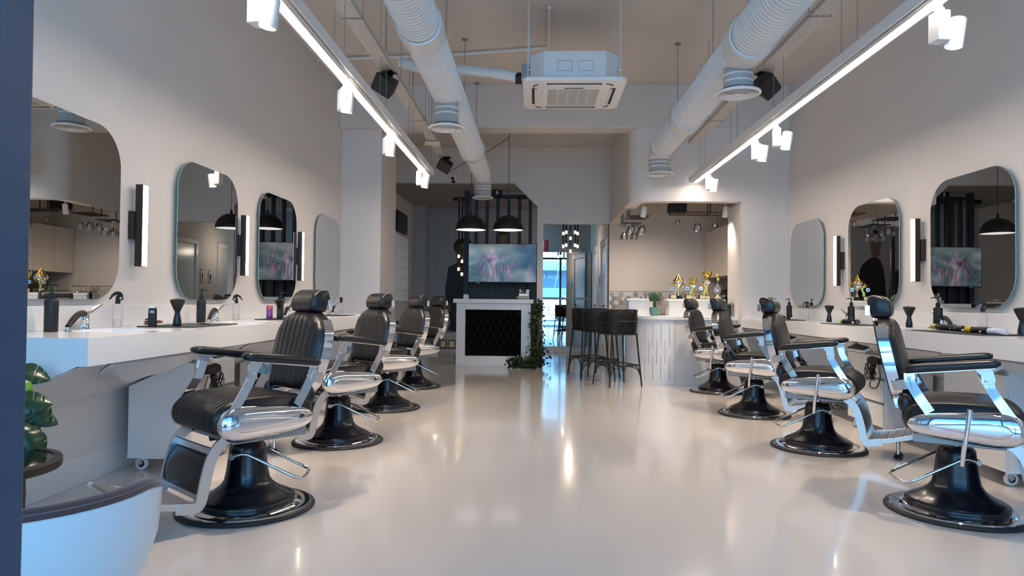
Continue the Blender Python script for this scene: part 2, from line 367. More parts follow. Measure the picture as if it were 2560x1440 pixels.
# corridor doors and toilet signs
def door(i, y0, y1):
    d = struct(bpy.data.objects.new('door_%d' % i, None)); COL.objects.link(d)
    MB().box(XS - .02, XS, y0 + .07, y1 - .07, .01, 2.08).build('door_leaf', M_white, d, bevel=.004)
    f = MB(); f.box(XS - .045, XS, y0, y0 + .08, 0, 2.09); f.box(XS - .045, XS, y1 - .08, y1, 0, 2.09); f.box(XS - .05, XS, y0 - .01, y1 + .01, 2.09, 2.19)
    f.build('door_frame', M_white, d, bevel=.006)
    h = MB(); h.cyl((XS - .02, y0 + .15, 1.02), (XS - .065, y0 + .15, 1.02), .012); h.tube([(XS - .06, y0 + .15, 1.02), (XS - .06, y0 + .26, 1.02)], .010); h.box(XS - .026, XS - .018, y0 + .13, y0 + .17, .92, 1.1)
    h.build('door_handle', M_black, d)
door(1, 11.68, 12.6); door(2, 13.42, 14.4)
def sign(y, woman):
    t = thing('restroom_sign', ('black framed plaque with a skirted figure beside the corridor doors' if woman else 'black framed plaque with a trousered figure beside the corridor doors'), 'sign', (XS, y, 1.50), group='restroom signs in the corridor')
    MB().prism(rrect(.15, .26, .03), 'x', -.006, 0).build('plate', M_black, t)
    MB().prism(rrect(.128, .238, .024), 'x', -.009, -.005).build('face', M_signw, t)
    f = MB(); f.lathe([(.016, -.003), (.016, .003)], 14, (-.010, 0, .075), 'x')
    f.prism([(-.024, .05), (.024, .05), (.04, -.03), (-.04, -.03)] if woman else [(-.028, .05), (.028, .05), (.02, -.02), (-.02, -.02)], 'x', -.013, -.008)
    f.prism([(-.016, -.02), (-.003, -.02), (-.003, -.095), (-.016, -.095)], 'x', -.013, -.008); f.prism([(.003, -.02), (.016, -.02), (.016, -.095), (.003, -.095)], 'x', -.013, -.008)
    f.build('figure', M_black, t)
sign(12.83, False); sign(13.15, True)
# mirrored partition at the corridor end
mw = thing('mirror_partition', 'tall mirrored partition at the corridor end reflecting the street', 'mirror', (.66, 14.85, 0))
m_ = MB().box(-.52, .55, .02, .22, 0, 2.17); m_.build('core', M_white, mw)
xs = [-.52, -.005, .18, .36, .53]
for (za, zb) in ((.115, 1.13), (1.175, 2.165)):
    for a, b in zip(xs, xs[1:]):
        q = MB(); w_ = b - a
        q.M = Matrix.Translation((a, -.004 if a < 0 and w_ > .3 else -.014, 0)) @ Matrix.Rotation(0 if w_ > .3 else radians(6), 4, 'Z')   # the narrow panes stand slightly askew
        q.box(.002, w_ - .002, 0, .012, za, zb); q.build('mirror_pane', M_mirror, mw)
MB().box(-.52, .55, -.02, .02, 1.13, 1.175).build('middle_rail', M_grey, mw, bevel=.003)
MB().box(-.52, .55, -.03, .02, 0, .11).build('plinth', M_wall, mw, bevel=.003)
MB().box(.535, .56, -.03, .04, .0, 2.17).build('end_post', M_bronze, mw, bevel=.003)
t = thing('red_tin', 'red cylindrical tin standing on top of the mirrored partition', 'tin', (.205, 14.97, 2.17))
MB().lathe([(.0, 0), (.055, 0), (.058, .005), (.058, .235), (.05, .245), (0, .245)], 20).build('body', M_red, t); MB().lathe([(.059, .205), (.062, .207), (.062, .25), (.055, .258), (0, .258)], 20).build('lid', M_red, t)
tag(MB().loft([[(x, 14.93, 2.171), (x, 14.93, 2.172 + .085*sqrt(max(0, 1 - ((x - .71)/.31)**4))), (x, 15.03, 2.172 + .085*sqrt(max(0, 1 - ((x - .71)/.31)**4))), (x, 15.03, 2.171)] for x in [.41 + .6*k/14 for k in range(15)]]).build('arched_board', M_back_wall), 'low white arched board lying on top of the mirrored partition', 'board')

# ------------------------------------------------------------------ shop front and the street outside
fr = struct(bpy.data.objects.new('window_1', None)); COL.objects.link(fr)
def post(x0, x1, z0=0, z1=ZC, name='window_frame'):
    m = MB(); m.box(x0, x1 - .014, YF - .03, YF + .03, z0, z1); m.box(x1 - .010, x1, YF - .028, YF + .028, z0, z1); m.box(x1 - .016, x1 - .008, YF - .02, YF + .02, z0, z1)
    m.build(name, M_anod, fr, bevel=.004)
post(-.70, -.592); post(.98, 1.06); post(XL, XL + .06); post(XR - .06, XR); post(2.1, 2.16); post(-1.7, -1.64)
for a, b in ((XL + .06, -.70), (-.58, .98), (1.06, XR - .06)): MB().box(a, b, YF - .04, YF + .04, 2.87, 2.95).build('window_transom', M_anod, fr, bevel=.004)
MB().box(XL, XR, YF - .05, YF + .05, ZC - .06, ZC).build('window_head', M_anod, fr, bevel=.004)
for a, b in ((XL + .06, -1.70), (-1.64, -.70), (1.06, 2.1), (2.16, XR - .06)):
    MB().box(a, b, YF - .03, YF + .03, 0, .06).build('window_sill', M_anod, fr)
    MB().box(a, b, YF - .006, YF + .006, .06, 2.87).build('pane', M_glass, fr)
for a, b in ((XL + .06, -1.70), (-1.64, -.70), (-.58, .98), (1.06, 2.1), (2.16, XR - .06)): MB().box(a, b, YF - .006, YF + .006, 2.95, ZC - .06).build('pane', M_glass, fr)
struct(MB().box(-30, 30, -14, YF - .1, -.16, -.02).build('street_ground', M_street))
ob = struct(bpy.data.objects.new('opposite_building', None)); COL.objects.link(ob)
MB().box(-30, 30, -16, -13.0, -.02, 7).build('facade', M_far2, ob)
for k in range(10):
    x = -14.6 + 3.0*k
    MB().box(x, x + 2.7, -13.02, -12.9, 1.35, 2.95).build('shop_glazing', M_far, ob, bevel=.01)
    MB().box(x + .3, x + 2.4, -13.02, -12.94, 4.3, 5.9).build('upper_window', M_far, ob, bevel=.01)
aw = MB()
for k in range(20): aw.loft([[(-15 + 1.5*k, -12.95, 3.6), (-15 + 1.5*k, -12.0, 3.05), (-15 + 1.5*k, -12.0, 3.0)], [(-13.55 + 1.5*k, -12.95, 3.6), (-13.55 + 1.5*k, -12.0, 3.05), (-13.55 + 1.5*k, -12.0, 3.0)]])
aw.build('awning', M_far, ob)
txt = bpy.data.curves.new('sign_text', 'FONT'); txt.body = 'mon ti'; txt.size = .44; txt.extrude = .02; txt.space_character = 1.0
to = bpy.data.objects.new('sign_lettering', txt); COL.objects.link(to); txt.materials.append(M_signw); to.parent = ob
to.location = (1.50, -12.86, 2.50); to.rotation_euler = (pi/2, 0, pi)
for i, x in enumerate((-6.5, -2.2, 2.6, 7.0)):          # parked vans across the street, seen in the mirrors
    v = thing('parked_van', 'white van parked across the sunlit street, seen only in the mirrors', 'van', (x, -9.6, -.02), group='vans across the street')
    MB().loft([[(-1.9, y, .35), (-1.9, y, 1.0), (-1.15, y, 1.18), (-.7, y, 1.78), (1.9, y, 1.82), (1.95, y, .35)] for y in (-.85, .85)]).build('body', M_far2, v, bevel=.08, seg=3)
    MB().prism([(-.95, 1.2), (-.62, 1.66), (.5, 1.68), (.5, 1.2)], 'y', .84, .87).build('side_window', M_black, v)
    for wx in (-1.2, 1.25): MB().lathe([(.0, -.1), (.31, -.1), (.33, -.05), (.33, .05), (.31, .1), (.0, .1)], 20, (wx, .82, .33), 'y').build('wheel', M_rubber, v)

# ================================================================== lighting fittings
def led_profile(x, y1, flip, label):          # flip=+1: spotlight track towards the wall on the left side
    t = thing('linear_light', label, 'ceiling light', (x, 0, 2.62), group='suspended linear lights')
    Y0 = 2.75; s = -flip                       # s: direction of the LED half (towards room centre)
    def bx(a, b, z0, z1, name, m, **k): return MB().box(min(a*s, b*s), max(a*s, b*s), Y0, y1, z0, z1).build(name, m, t, **k)
    bx(-.062, .062, .012, .072, 'housing', M_mattw, bevel=.003)
    bx(.052, .062, 0, .014, 'inner_lip', M_mattw); bx(-.016, -.006, 0, .014, 'centre_lip', M_mattw); bx(-.062, -.054, 0, .014, 'outer_lip', M_mattw); bx(-.034, -.029, .0, .014, 'track_lip', M_mattw)
    bx(-.006, .052, .002, .011, 'led_diffuser', E_led)
    bx(-.054, -.034, .006, .012, 'track_groove', M_grey)
    w = MB()
    for y in [2.95 + 1.25*k for k in range(6)]:
        if y > y1 - .1: break
        w.tube([(-.058*s, y, .07), (-.058*s, y, ZC - 2.62)], .0022, 5); w.tube([(-.058*s, y + .22, .07), (-.058*s, y + .22, ZC - 2.62)], .0022, 5)
    w.build('suspension_wires', M_grey, t)['kind'] = 'stuff'
led_profile(-1.335, 8.36, 1, 'white suspended linear light above the chairs by the potted plant, bright strip underneath')
led_profile(2.0, 8.78, -1, 'white suspended linear light ending against the bar header wall')
def spot(x, y, side, label, turn):
    t = thing('track_spotlight', label, 'spotlight', (x, y, 2.615), turn, 'white spotlights on the light tracks')
    m = MB(); m.cyl((0, 0, .006), (0, 0, -.03), .016); m.cyl((0, 0, -.012), (0, 0, -.022), .024); m.build('track_adapter', M_mattw, t)
    MB().box(-.032, .032, -.042, .042, -.185, -.03).build('driver_box', M_mattw, t, bevel=.006)
    tilt = Matrix.Translation((.078, -.01, -.14)) @ Matrix.Rotation(radians(9), 4, 'Y')
    q = MB(); q.M = tilt; q.lathe([(0, .075), (.040, .075), (.043, .070), (.043, -.07), (.039, -.07), (.037, -.055), (0, -.055)], 24); q.build('lamp_head', M_mattw, t)
    q = MB(); q.M = tilt; q.lathe([(0, -.0535), (.0365, -.0535), (.0365, -.0585), (0, -.0585)], 20); q.build('lens', E_spot, t)
    MB().cyl((.03, 0, -.11), (.045, -.005, -.11), .012).build('pivot', M_mattw, t)
    L = bpy.data.lights.new('spot_beam', 'SPOT'); L.energy = SPOT_W; L.color = WARM; L.spot_size = radians(85); L.spot_blend = .8; L.shadow_soft_size = .035
    lo = bpy.data.objects.new('spot_beam', L); COL.objects.link(lo); lo.parent = t; lo.location = (.068, -.01, -.215); lo.rotation_euler = (0, radians(9), 0)
for y, lb, tr in ((3.30, 'closest to the door', -.25), (4.83, 'second from the door', -.9), (6.27, 'third from the door', -.9), (7.95, 'at the far end', .15)):
    spot(-1.39, y, 1, 'white track spotlight on the light above the plant-side chairs, ' + lb, tr)
for y, lb, tr in ((3.55, 'closest to the door', .1), (5.92, 'second from the door', -.25), (6.46, 'third from the door', -.95), (8.2, 'at the far end near the bar', -.95)):
    spot(2.055, y, -1, 'white track spotlight, bar-side light, ' + lb, tr)
def sconce(x, y, nx, label):
    t = thing('wall_sconce', label, 'wall lamp', (x, y, 1.545), group='bar-shaped wall lamps between the mirrors')
    MB().box(min(0, nx*.035), max(0, nx*.035), -.05, .05, -.09, .09).build('wall_box', M_bronze, t, bevel=.003)
    MB().box(min(nx*.035, nx*.078), max(nx*.035, nx*.084), -.032, .032, -.265, .265).build('body', M_bronze, t, bevel=.002)
    MB().box(min(nx*.080, nx*.0848), max(nx*.080, nx*.0848), -.0295, .0295, -.262, .262).build('diffuser', E_sconce, t, bevel=.001)
for y, lb in ((4.33, 'beside the mirror closest to the potted plant'), (5.9, 'between the second and third mirror from the plant'), (7.33, 'between the third and fourth mirror from the plant')):
    sconce(XL, y, 1, 'dark bar wall lamp with warm strip, ' + lb)
for y, lb in ((5.86, 'between the big dark mirror and the trophy-reflecting mirror'), (7.36, 'beside the pale mirror close to the bar')):
    sconce(XR, y, -1, 'dark bar wall lamp with warm strip, ' + lb)
def pendant(x, label, ztop):
    t = thing('pendant_lamp', label, 'pendant lamp', (x, 10.4, 2.165), group='black dome pendants over the fireplace')
    R = .235
    prof = [(R*sin(a), R*.98*cos(a)) for a in [pi/2*k/12 for k in range(13)]]
    m = MB(); m.lathe(prof + [(R*.975*sin(a), R*.955*cos(a)) for a in [pi/2*k/12 for k in range(12, -1, -1)]], 36); m.build('shade', M_black, t)
    MB().lathe([(R*.968, .004), (R*.90, .012), (R*.5, .018), (0, .02)], 36).build('glowing_inside', E_pend, t)
    MB().lathe([(.0, .29), (.014, .29), (.02, .225), (0, .222)], 14).build('cap', M_black, t)
    MB().tube([(0, 0, .25), (0, 0, ztop - 2.165)], .004, 6).build('cord', M_black, t)
pendant(-1.005, 'black dome pendant lamp hanging half below the white duct outlet', 3.68); pendant(-.435, 'black dome pendant lamp hanging above the television, its cord free', 3.60)
tag(MB().tube(spline([PX(1120, 432, -1.2), PY(1165, 405, 10.1), PY(1225, 375, 10.3), (-.435, 10.4, 3.59)], 5) + [Vector((-.435, 10.4, 3.69))], .0045, 6).build('ceiling_cable', M_black), 'thin black cable slung from the small speaker up to the pendant cord', 'cable')
def tube_chandelier(x, y, zs, ztop, label):
    t = thing('tube_chandelier', label, 'chandelier', (x, y, 0))
    for dx, dy, z in zs:
        MB().tube([(dx, dy, z), (dx, dy, ztop)], .014, 8).build('rod', M_black, t)
        b = MB(); b.lathe([(0, -.03), (.02, -.03), (.022, 0), (.02, .03), (0, .03)], 12, (dx, dy, z)); b.lathe([(0, -.03), (.02, -.03), (.022, 0), (.02, .03), (0, .03)], 12, (dx, dy, z + .25)); b.build('bulb', E_bulb, t)
    MB().lathe([(0, ztop - .03), (.2, ztop - .03), (.2, ztop), (0, ztop)], 24).build('canopy', M_black, t)
cl_ = bpy.data.lights.new('chandelier_glow', 'POINT'); cl_.energy = 4; cl_.color = WARM; cl_.shadow_soft_size = .03
o = bpy.data.objects.new('chandelier_glow', cl_); COL.objects.link(o); o.location = (.66, 13.3, 2.0)
tube_chandelier(.66, 13.3, [(-.14, 0, 2.16), (-.085, -.05, 2.18), (0, .02, 2.07), (.085, -.05, 2.18), (.14, .03, 2.165)], 3.08, 'black tube chandelier with glowing bulbs in front of the mirrored partition')
tube_chandelier(-1.45, 13.3, [(-.07, 0, 1.70), (.05, .06, 1.76), (.0, -.05, 1.60), (.06, -.03, 1.92)], 3.08, 'tube lamps added for a reflected chandelier, glowing before the mural of a suited man')  # added lamp in place of a reflection of the corridor chandelier

# ================================================================== ducts, trays, air conditioner
def duct(x, z, r, y0, y1, drops, label, joints):
    t = thing('spiral_duct', label, 'air duct', (x, 0, z), group='white spiral ducts under the ceiling')
    rr = lambda y: r if y < joints[-1] else r * .90
    prof = []; y = y0; k = 0
    while y < y1:
        q = rr(y); prof += [(q, y)]; y += .25
    ye = y; q = rr(ye)
    m = MB(); m.lathe([(.01, y0)] + prof + [(q*.98, ye)], 40, (0, 0, 0), 'y'); m.build('spiral_pipe', M_duct, t, ang=60)
    hx = []; k = 0; NS = 26
    while y0 + .046*k/NS < ye: yy = y0 + .046*k/NS; a = 2*pi*k/NS; hx.append(((rr(yy) + .001)*sin(a), yy, (rr(yy) + .001)*cos(a))); k += 1
    MB().tube(hx, .0052, 5).build('spiral_seam', M_white, t, ang=80)  # brighter white than the pipe paints in the highlight along the crest
    for yj in joints:
        MB().lathe([(rr(yj - .05) + .004, yj - .11), (rr(yj-.05) + .020, yj - .105), (rr(yj-.05) + .020, yj + .10), (rr(yj+.05) + .004, yj + .115)], 32, (0, 0, 0), 'y').build('joint_collar', M_duct, t, ang=30)
    # end elbow turning down, mitred in segments
    zt = 2.66 - z; e = q
    el = []
    for k in range(6):
        a = pi/2 * k / 5; R = e * 1.05; cy, cz = ye, -R
        ring = []
        for j in range(28):
            b = 2*pi*j/28; off = e*1.02*cos(b)
            ring.append((e*1.02*sin(b), cy + (R + off)*sin(a), cz + (R + off)*cos(a)))
        el.append(ring)
    MB().loft(el, cap=False).build('elbow', M_duct, t, ang=12)
    yd = ye + e*1.05
    drops_ = list(drops) + [yd]
    for yy in drops_:
        neck = .105 if yy != yd else e * .98
        ztop = -.05 if yy != yd else -e*1.0
        pr = [(neck, ztop)]
        for zz in (-.17, -.22): pr += [(neck, zz + .008), (neck + .005, zz + .004), (neck + .005, zz - .004), (neck, zz - .008)]
        MB().lathe(pr + [(neck, zt + .02)], 28, (0, yy, 0)).build('neck', M_mattw, t, ang=50)
        d = MB(); d.lathe([(neck - .01, zt + .03), (.165, zt + .004), (.168, zt - .006), (.152, zt - .014), (.145, zt - .012), (.150, zt - .002)], 36, (0, yy, 0), ring=True)
        for rk in (.140, .115, .090, .065, .042): d.lathe([(rk, zt - .016), (rk - .004, zt - .016), (rk - .024, zt + .006), (rk - .020, zt + .008)], 30, (0, yy, 0), ring=True)
        d.lathe([(0, zt - .016), (.024, zt - .014), (.018, zt + .01), (0, zt + .012)], 24, (0, yy, 0)); dz = d.build('diffuser', M_mattw, t)
        MB().lathe([(0, zt + .026), (.125, zt + .026), (.125, zt + .03), (0, zt + .03)], 24, (0, yy, 0)).build('diffuser_throat', M_grey, dz)
    h = MB()
    for y in [joints[0] + 1.1 + 1.5*k for k in range(4)]:
        if y < y1: h.tube([(.03, y, r - .01), (.03, y, (3.66 if y > 9.2 else ZC) - z)], .004, 6); h.box(.0, .06, y - .03, y + .03, (3.665 if y > 9.2 else ZC - .012) - z, (3.68 if y > 9.2 else ZC) - z)
    h.build('hanger_rods', M_grey, t)['kind'] = 'stuff'
duct(-.83, 3.0, .145, 1.0, 10.05, [6.18], 'white spiral air duct running over the television side and ending above a black pendant', [4.75, 8.6])
duct(1.5, 2.96, .15, 1.0, 8.1, [5.15], 'white spiral air duct running towards the bar and ending at the curved header wall', [4.9, 6.9])
def cable_tray(x, y1, label):
    t = thing('cable_tray', label, 'cable tray', (x, 0, 3.05), group='perforated cable trays')
    m = MB(); m.box(-.052, .052, 1.0, y1, 0, .004); m.box(-.055, -.051, 1.0, y1, 0, .055); m.box(.051, .055, 1.0, y1, 0, .055); m.build('channel', M_tray, t)
    h = MB(); y = 2.6
    while y < y1 - .02:
        for i, c in enumerate((-.033, -.011, .011, .033)):
            yy = y + (i % 2) * .017
            h.add([(c - .0045, yy, -.0008), (c, yy - .0065, -.0008), (c + .0045, yy, -.0008), (c, yy + .0065, -.0008)], [(0, 1, 2, 3)])
        for sx in (-.0558, .0558): h.add([(sx, y, .022), (sx, y + .014, .022), (sx, y + .014, .03), (sx, y, .03)], [(0, 1, 2, 3)])
        y += .034
    o = h.build('perforations', M_hole, t); o['kind'] = 'stuff'
    w = MB()
    for y in [2.0 + 1.35*k for k in range(6)]:
        if y < min(y1, 8.8): w.tube([(-.06, y, .02), (-.075, y, .03), (-.075, y, ZC - 3.05)], .003, 5); w.tube([(.07, y, -.0), (.07, y, ZC - 3.05)], .003, 5); w.box(-.08, .075, y - .012, y + .012, -.004, -.0015)
    w.build('hanger_wires', M_grey, t)['kind'] = 'stuff'
cable_tray(-1.30, 9.6, 'perforated cable tray carrying two black speakers beside the air conditioner pipe'); cable_tray(1.92, 8.5, 'perforated cable tray ending short of the bar header wall')
def speaker(x, y, z, s, rz, label, tilt=28):
    t = thing('tray_speaker', label, 'speaker', (x, y, z), rz, 'small black speakers')
    M_ = Matrix.Translation((0, 0, -.115)) @ Matrix.Rotation(radians(tilt), 4, 'X') @ Matrix.Rotation(radians(38), 4, 'Y')
    m = MB(); m.M = M_; m.loft([[(a*q*s, yy*s, b*q*s) for a, b in rrect(1, .86, .12, 4)] for yy, q in ((-.42, .93), (-.36, 1), (.2, .86), (.42, .62))]); m.build('cabinet', M_black, t)
    m = MB(); m.M = M_; m.prism([(a*s, b*s) for a, b in rrect(.84, .70, .1, 4)], 'y', -.435*s, -.42*s); m.build('grille', M_blackm, t)
    m = MB(); m.strap([(0, .06, .0), (0, .05, -.03), (0, .04, -.07)], (1, 0, 0), .012, .06); m.box(-.05, .05, .0, .1, -.006, 0); m.build('bracket', M_black, t)
speaker(-1.30, 5.78, 3.048, .19, -.3, 'black speaker hanging from the cable tray beside the air conditioner pipe')
speaker(-1.25, 9.25, 3.048, .19, -.3, 'small black speaker hanging at the far end of the tray with a cable leading off')
speaker(1.92, 5.82, 3.048, .19, .35, 'black speaker hanging from the tray beside the round duct outlet')
t = thing('junction_light', 'cream lozenge box fixed below the end of the cable tray', 'emergency light', (-1.3, 8.37, 3.045))
MB().prism(rrect(.2, .075, .03, 5), 'z', -.045, -.0).build('cover', M_beige, t, bevel=.006); MB().box(-.06, .06, -.02, .02, -.003, .006).build('clip', M_tray, t)
# ceiling cassette
ac = thing('ceiling_cassette', 'white square ceiling cassette air conditioner hanging between the ducts', 'air conditioner', (.34, 6.75, 3.12))
b = MB(); b.loft([[(x*q, y*q, z) for x, y in rrect(.98, .96, .07, 5)] for z, q in ((.0, .94), (.006, .985), (.03, 1.0), (.042, .99))]); b.build('fascia_panel', M_beam and M_mattw, ac)
oc = [(-.29, -.42), (.29, -.42), (.42, -.29), (.42, .29), (.29, .42), (-.29, .42), (-.42, .29), (-.42, -.29)]
MB().prism(oc, 'z', .04, .30).build('body', M_mattw, ac, bevel=.004)
for x0 in (-.165, .035):
    q = MB()
    for a, b2, c, d in ((x0, x0 + .14, .205, .208), (x0, x0 + .14, .112, .115), (x0, x0 + .003, .112, .208), (x0 + .137, x0 + .14, .112, .208)): q.box(a, b2, -.4225, -.419, c, d)
    q.build('knockout_plate', M_grey, ac)
for k in range(4):
    Mr = Matrix.Rotation(k*pi/2, 4, 'Z')
    q = MB(); q.M = Mr; q.box(-.255, .255, -.40, -.352, -.0035, .004); q.build('air_outlet', M_hole, ac)
    q = MB(); q.M = Mr; q.loft([[(-.245, -.378, -.002), (-.245, -.350, -.010), (-.245, -.348, -.006), (-.245, -.376, .001)], [(.245, -.378, -.002), (.245, -.350, -.010), (.245, -.348, -.006), (.245, -.376, .001)]]); q.build('louvre', M_mattw, ac)
    q = MB(); q.M = Mr; q.strap([(.30, -.385, -.003), (.345, -.368, -.003), (.365, -.34, -.003)], (0, 0, 1), .014, .004); q.build('corner_slot', M_hole, ac)
MB().box(-.30, .30, -.30, .30, -.008, .002).build('intake_frame', M_mattw, ac, bevel=.004)
for k in range(5): MB().box(-.25 + .1*k + .004, -.25 + .1*k + .096, -.24, .27, -.011, -.007).build('intake_filter', M_filter, ac)
MB().box(-.09, .09, -.285, -.268, -.0105, -.006).build('display_slot', M_hole, ac)
q = MB()
for x in (-.42, .42):
    for y in (-.38, .38): q.tube([(x*1.04, y*.8, .06), (x*1.04, y*.8, ZC - 3.12)], .006, 8); q.box(x*1.0 - .03, x*1.0 + .03, y*.8 - .012, y*.8 + .012, .15, .162)
q.build('threaded_rods', M_mattw, ac)['kind'] = 'stuff'
q = MB(); q.box(-.50, -.42, -.3, -.05, .06, .22); q.build('pipe_port', M_grey, ac); q = MB(); q.cyl((-.50, -.15, .13), (-.56, -.15, .13), .055); q.build('black_sleeve', M_black, ac)
rnd = random.Random(3)
tag(MB().tube(spline([(-1.36, 6.62, 3.42), (-1.1, 6.62, 3.34), (-.8, 6.62, 3.34), (-.5, 6.6, 3.31), (-.3, 6.6, 3.28), (-.17, 6.6, 3.25)], 8), [.045 + .009*rnd.random() for _ in range(41)], 12).build('insulated_pipe', M_foil), 'white taped insulated pipe running from the air conditioner to the cable tray', 'pipe')
tag(MB().tube([(-2.6, 7.9, 3.90), (-1.0, 7.75, 3.90), (.08, 7.55, 3.90), (.105, 7.53, 3.90), (.115, 7.50, 3.90), (.10, 6.5, 3.90)], .016, 10).build('ceiling_conduit', M_mattw), 'thin white conduit bending along the ceiling above the air conditioner', 'conduit')
cc = PY(1133, 445, 11.45); t = thing('security_camera', 'white dome security camera on the wall beside the duct', 'camera', (cc.x, 11.5, cc.z))
MB().lathe([(0, 0), (.055, -.0), (.055, -.02), (.03, -.03), (0, -.03)], 20, (0, 0, 0), 'y').build('base', M_mattw, t); MB().ball((0, -.07, .0), .062, .062, .062, 16).build('housing', M_mattw, t)
m = MB(); m.ball((.0, -.115, -.02), .03, .03, .03, 12); m.ball((.012, -.10, -.075), .034, .03, .022, 12); m.build('lens', M_black, t)
m = MB(); m.tube(spline([(.04, -.02, .03), (.12, -.03, .07), (.17, -.02, .02), (.13, -.02, -.02), (.08, -.02, -.01)], 5), .004, 5); m.build('cable_loop', M_mattw, t)

# ================================================================== barber chairs
SEAT_Z = .46
def make_chair(label, group):
    t = thing('barber_chair', label, 'barber chair', group=group)
    MB().lathe([(.295, .001), (.337, .001), (.340, .008), (.334, .016), (.318, .021), (.295, .018)], 56).build('rubber_ring', M_rubber, t)
    MB().lathe([(0, .004), (.31, .004), (.322, .017), (.312, .026), (.285, .027), (.272, .022), (.24, .036), (0, .04)], 56).build('base_plate', M_chrome, t, ang=25)
    MB().lathe([(0, .036), (.238, .036), (.241, .048), (.237, .058), (.218, .070), (.185, .086), (.155, .103), (.130, .124), (.112, .150), (.102, .20), (.094, .27), (.088, .325), (.076, .342), (.04, .346), (0, .346)], 48).build('pedestal', M_gloss, t)
    MB().cyl((0, 0, .34), (0, 0, .40), .024, n=20).build('piston', M_chrome, t)
    m = MB(); m.box(-.15, .19, -.2, .2, .385, .405); m.box(-.1, .1, -.1, .1, .37, .39); m.box(-.19, .2, -.245, -.22, .385, .43); m.box(-.19, .2, .22, .245, .385, .43); m.build('seat_frame', M_grey, t, bevel=.004)
    # pump lever
    lp = [(.045, -.115, .285), (.0, -.115, .298), (-.03, -.115, .296), (-.255, -.115, .185)]
    lp += [(-.28, -.105, .174), (-.295, -.085, .167)] + [(-.30, 0, .165)]
    lp += [(-.295, .085, .167), (-.28, .105, .174), (-.255, .115, .185), (-.03, .115, .296), (.0, .115, .298), (.045, .115, .285)]
    MB().tube(lp, .0075, 10).build('pump_lever', M_chrome, t)
    MB().lathe([(0, -.13), (.014, -.13), (.016, -.122), (.016, -.09), (0, -.09)], 16, (.045, 0, .285), 'y').build('lever_pivot', M_alu, t); MB().lathe([(0, .09), (.016, .09), (.016, .122), (.014, .13), (0, .13)], 16, (.045, 0, .285), 'y').build('lever_pivot', M_alu, t)
    # tilt lever on the right side
    MB().tube([(.02, -.30, .30), (.025, -.312, .37), (.04, -.322, .48), (.05, -.326, .58)], [.009, .011, .010, .013], 12).build('tilt_lever', M_chrome, t)
    # chrome torpedo side shells
    for s in (-1, 1):
        rings = []; N = 30
        for i in range(N + 1):
            u = i / N; f = -.215 + .50*u; e = max(.02, (1 - abs(2*u - 1)**5.0)) ** .5
            h = (.054 + .036*min(1, u*1.25)) * e; w = (.030 + .028*u) * e
            zc = .480 + .004*u
            rings.append([(f, s*(.262 + w*max(-.35, cos(2*pi*k/28))), zc + h*sin(2*pi*k/28)) for k in range(28)])
        sh = MB().loft(rings).build('side_shell', M_chrome, t, ang=80)
        rings = []
        for i in range(21):
            u = i / 20; f = -.125 + .345*u; h = .042 * (u**.75) * (max(0.0, 1 - u**9)**.5) + .002; w = (.030 + .028*((f + .19)/.51)) * .93
            rings.append([(f, s*(.262 + w + .008*max(-.6, cos(2*pi*k/20))), .482 + h*sin(2*pi*k/20)) for k in range(20)])
        MB().loft(rings).build('satin_inset', M_satin, sh, ang=80)
    # seat cushion: rolled front, stitched channels
    prof = spline([(-.235, .475), (-.235, .545), (-.19, .582), (-.06, .603), (.10, .606), (.19, .598), (.25, .577), (.292, .538), (.302, .495), (.288, .452), (.25, .430), (.19, .432), (.0, .432), (-.19, .438)], 5, True)
    # Vector of 2D
    P2 = [(p[0], p[1]) for p in prof]; n = len(P2); NY = 56; rows = []
    gro = [(-.215 + .43*k/12) for k in range(13)]
    cx, cz = .06, .50
    for j in range(NY + 1):
        y = -.25 + .5*j/NY; ed = abs(y)/.25; sc = 1 - .13*max(0, (ed - .82)/.18)**2
        g = max(exp(-((y - q)/.0055)**2) for q in gro)
        row = []
        for i, (a, b) in enumerate(P2):
            nx_, nz_ = P2[(i+1) % n][1] - P2[i-1][1], -(P2[(i+1) % n][0] - P2[i-1][0]); L = sqrt(nx_*nx_ + nz_*nz_) or 1
            nx_, nz_ = -nx_/L, -nz_/L
            vis = 1.0 if (b > .5 or a > .22) else 0.0
            row.append((cx + (a - cx)*sc - nx_*.0065*g*vis*(-1 if False else 1), y, cz + (b - cz)*sc - nz_*.0065*g*vis))
        rows.append(row)
    MB().loft(rows).build('seat_cushion', M_leather, t, ang=70)
    # backrest
    H0, H1 = .592, 1.018
    def fb(z): return -.262 - (z - H0)*.225
    def hw(v):
        pts = [(0, .165), (.04, .198), (.15, .222), (.4, .240), (.6, .240), (.75, .225), (.86, .190), (.94, .142), (1, .085)]
        for (a, b), (c, d) in zip(pts, pts[1:]):
            if v <= c: 
                q = (v - a)/(c - a); q = q*q*(3 - 2*q)*.4 + q*.6; return b + (d - b)*q
        return pts[-1][1]
    NU, NV = 60, 30; front = []; back = []
    gro2 = [-.5 + k/9 for k in range(10)]
    for i in range(NV + 1):
        v = i / NV; z = H0 + (H1 - H0)*v; w = hw(v); fr_, br_ = [], []
        ve = max(0, 1 - (2*v - 1)**10) ** .5
        for j in range(NU + 1):
            u = -1 + 2*j/NU; ue = max(0, 1 - abs(u)**4.5) ** .55
            th = .020 + .066 * ue * ve
            g = max(exp(-((u*w - q*.44)/.006)**2) for q in gro2) * (1 if abs(u) < .9 else 0)
            th -= .006*g*ue*ve
            fr_.append((fb(z) + th, u*w, z)); br_.append((fb(z) - .004, u*w, z))
        front.append(fr_); back.append(br_)
    m = MB(); m.sheet(front); m.sheet(back)
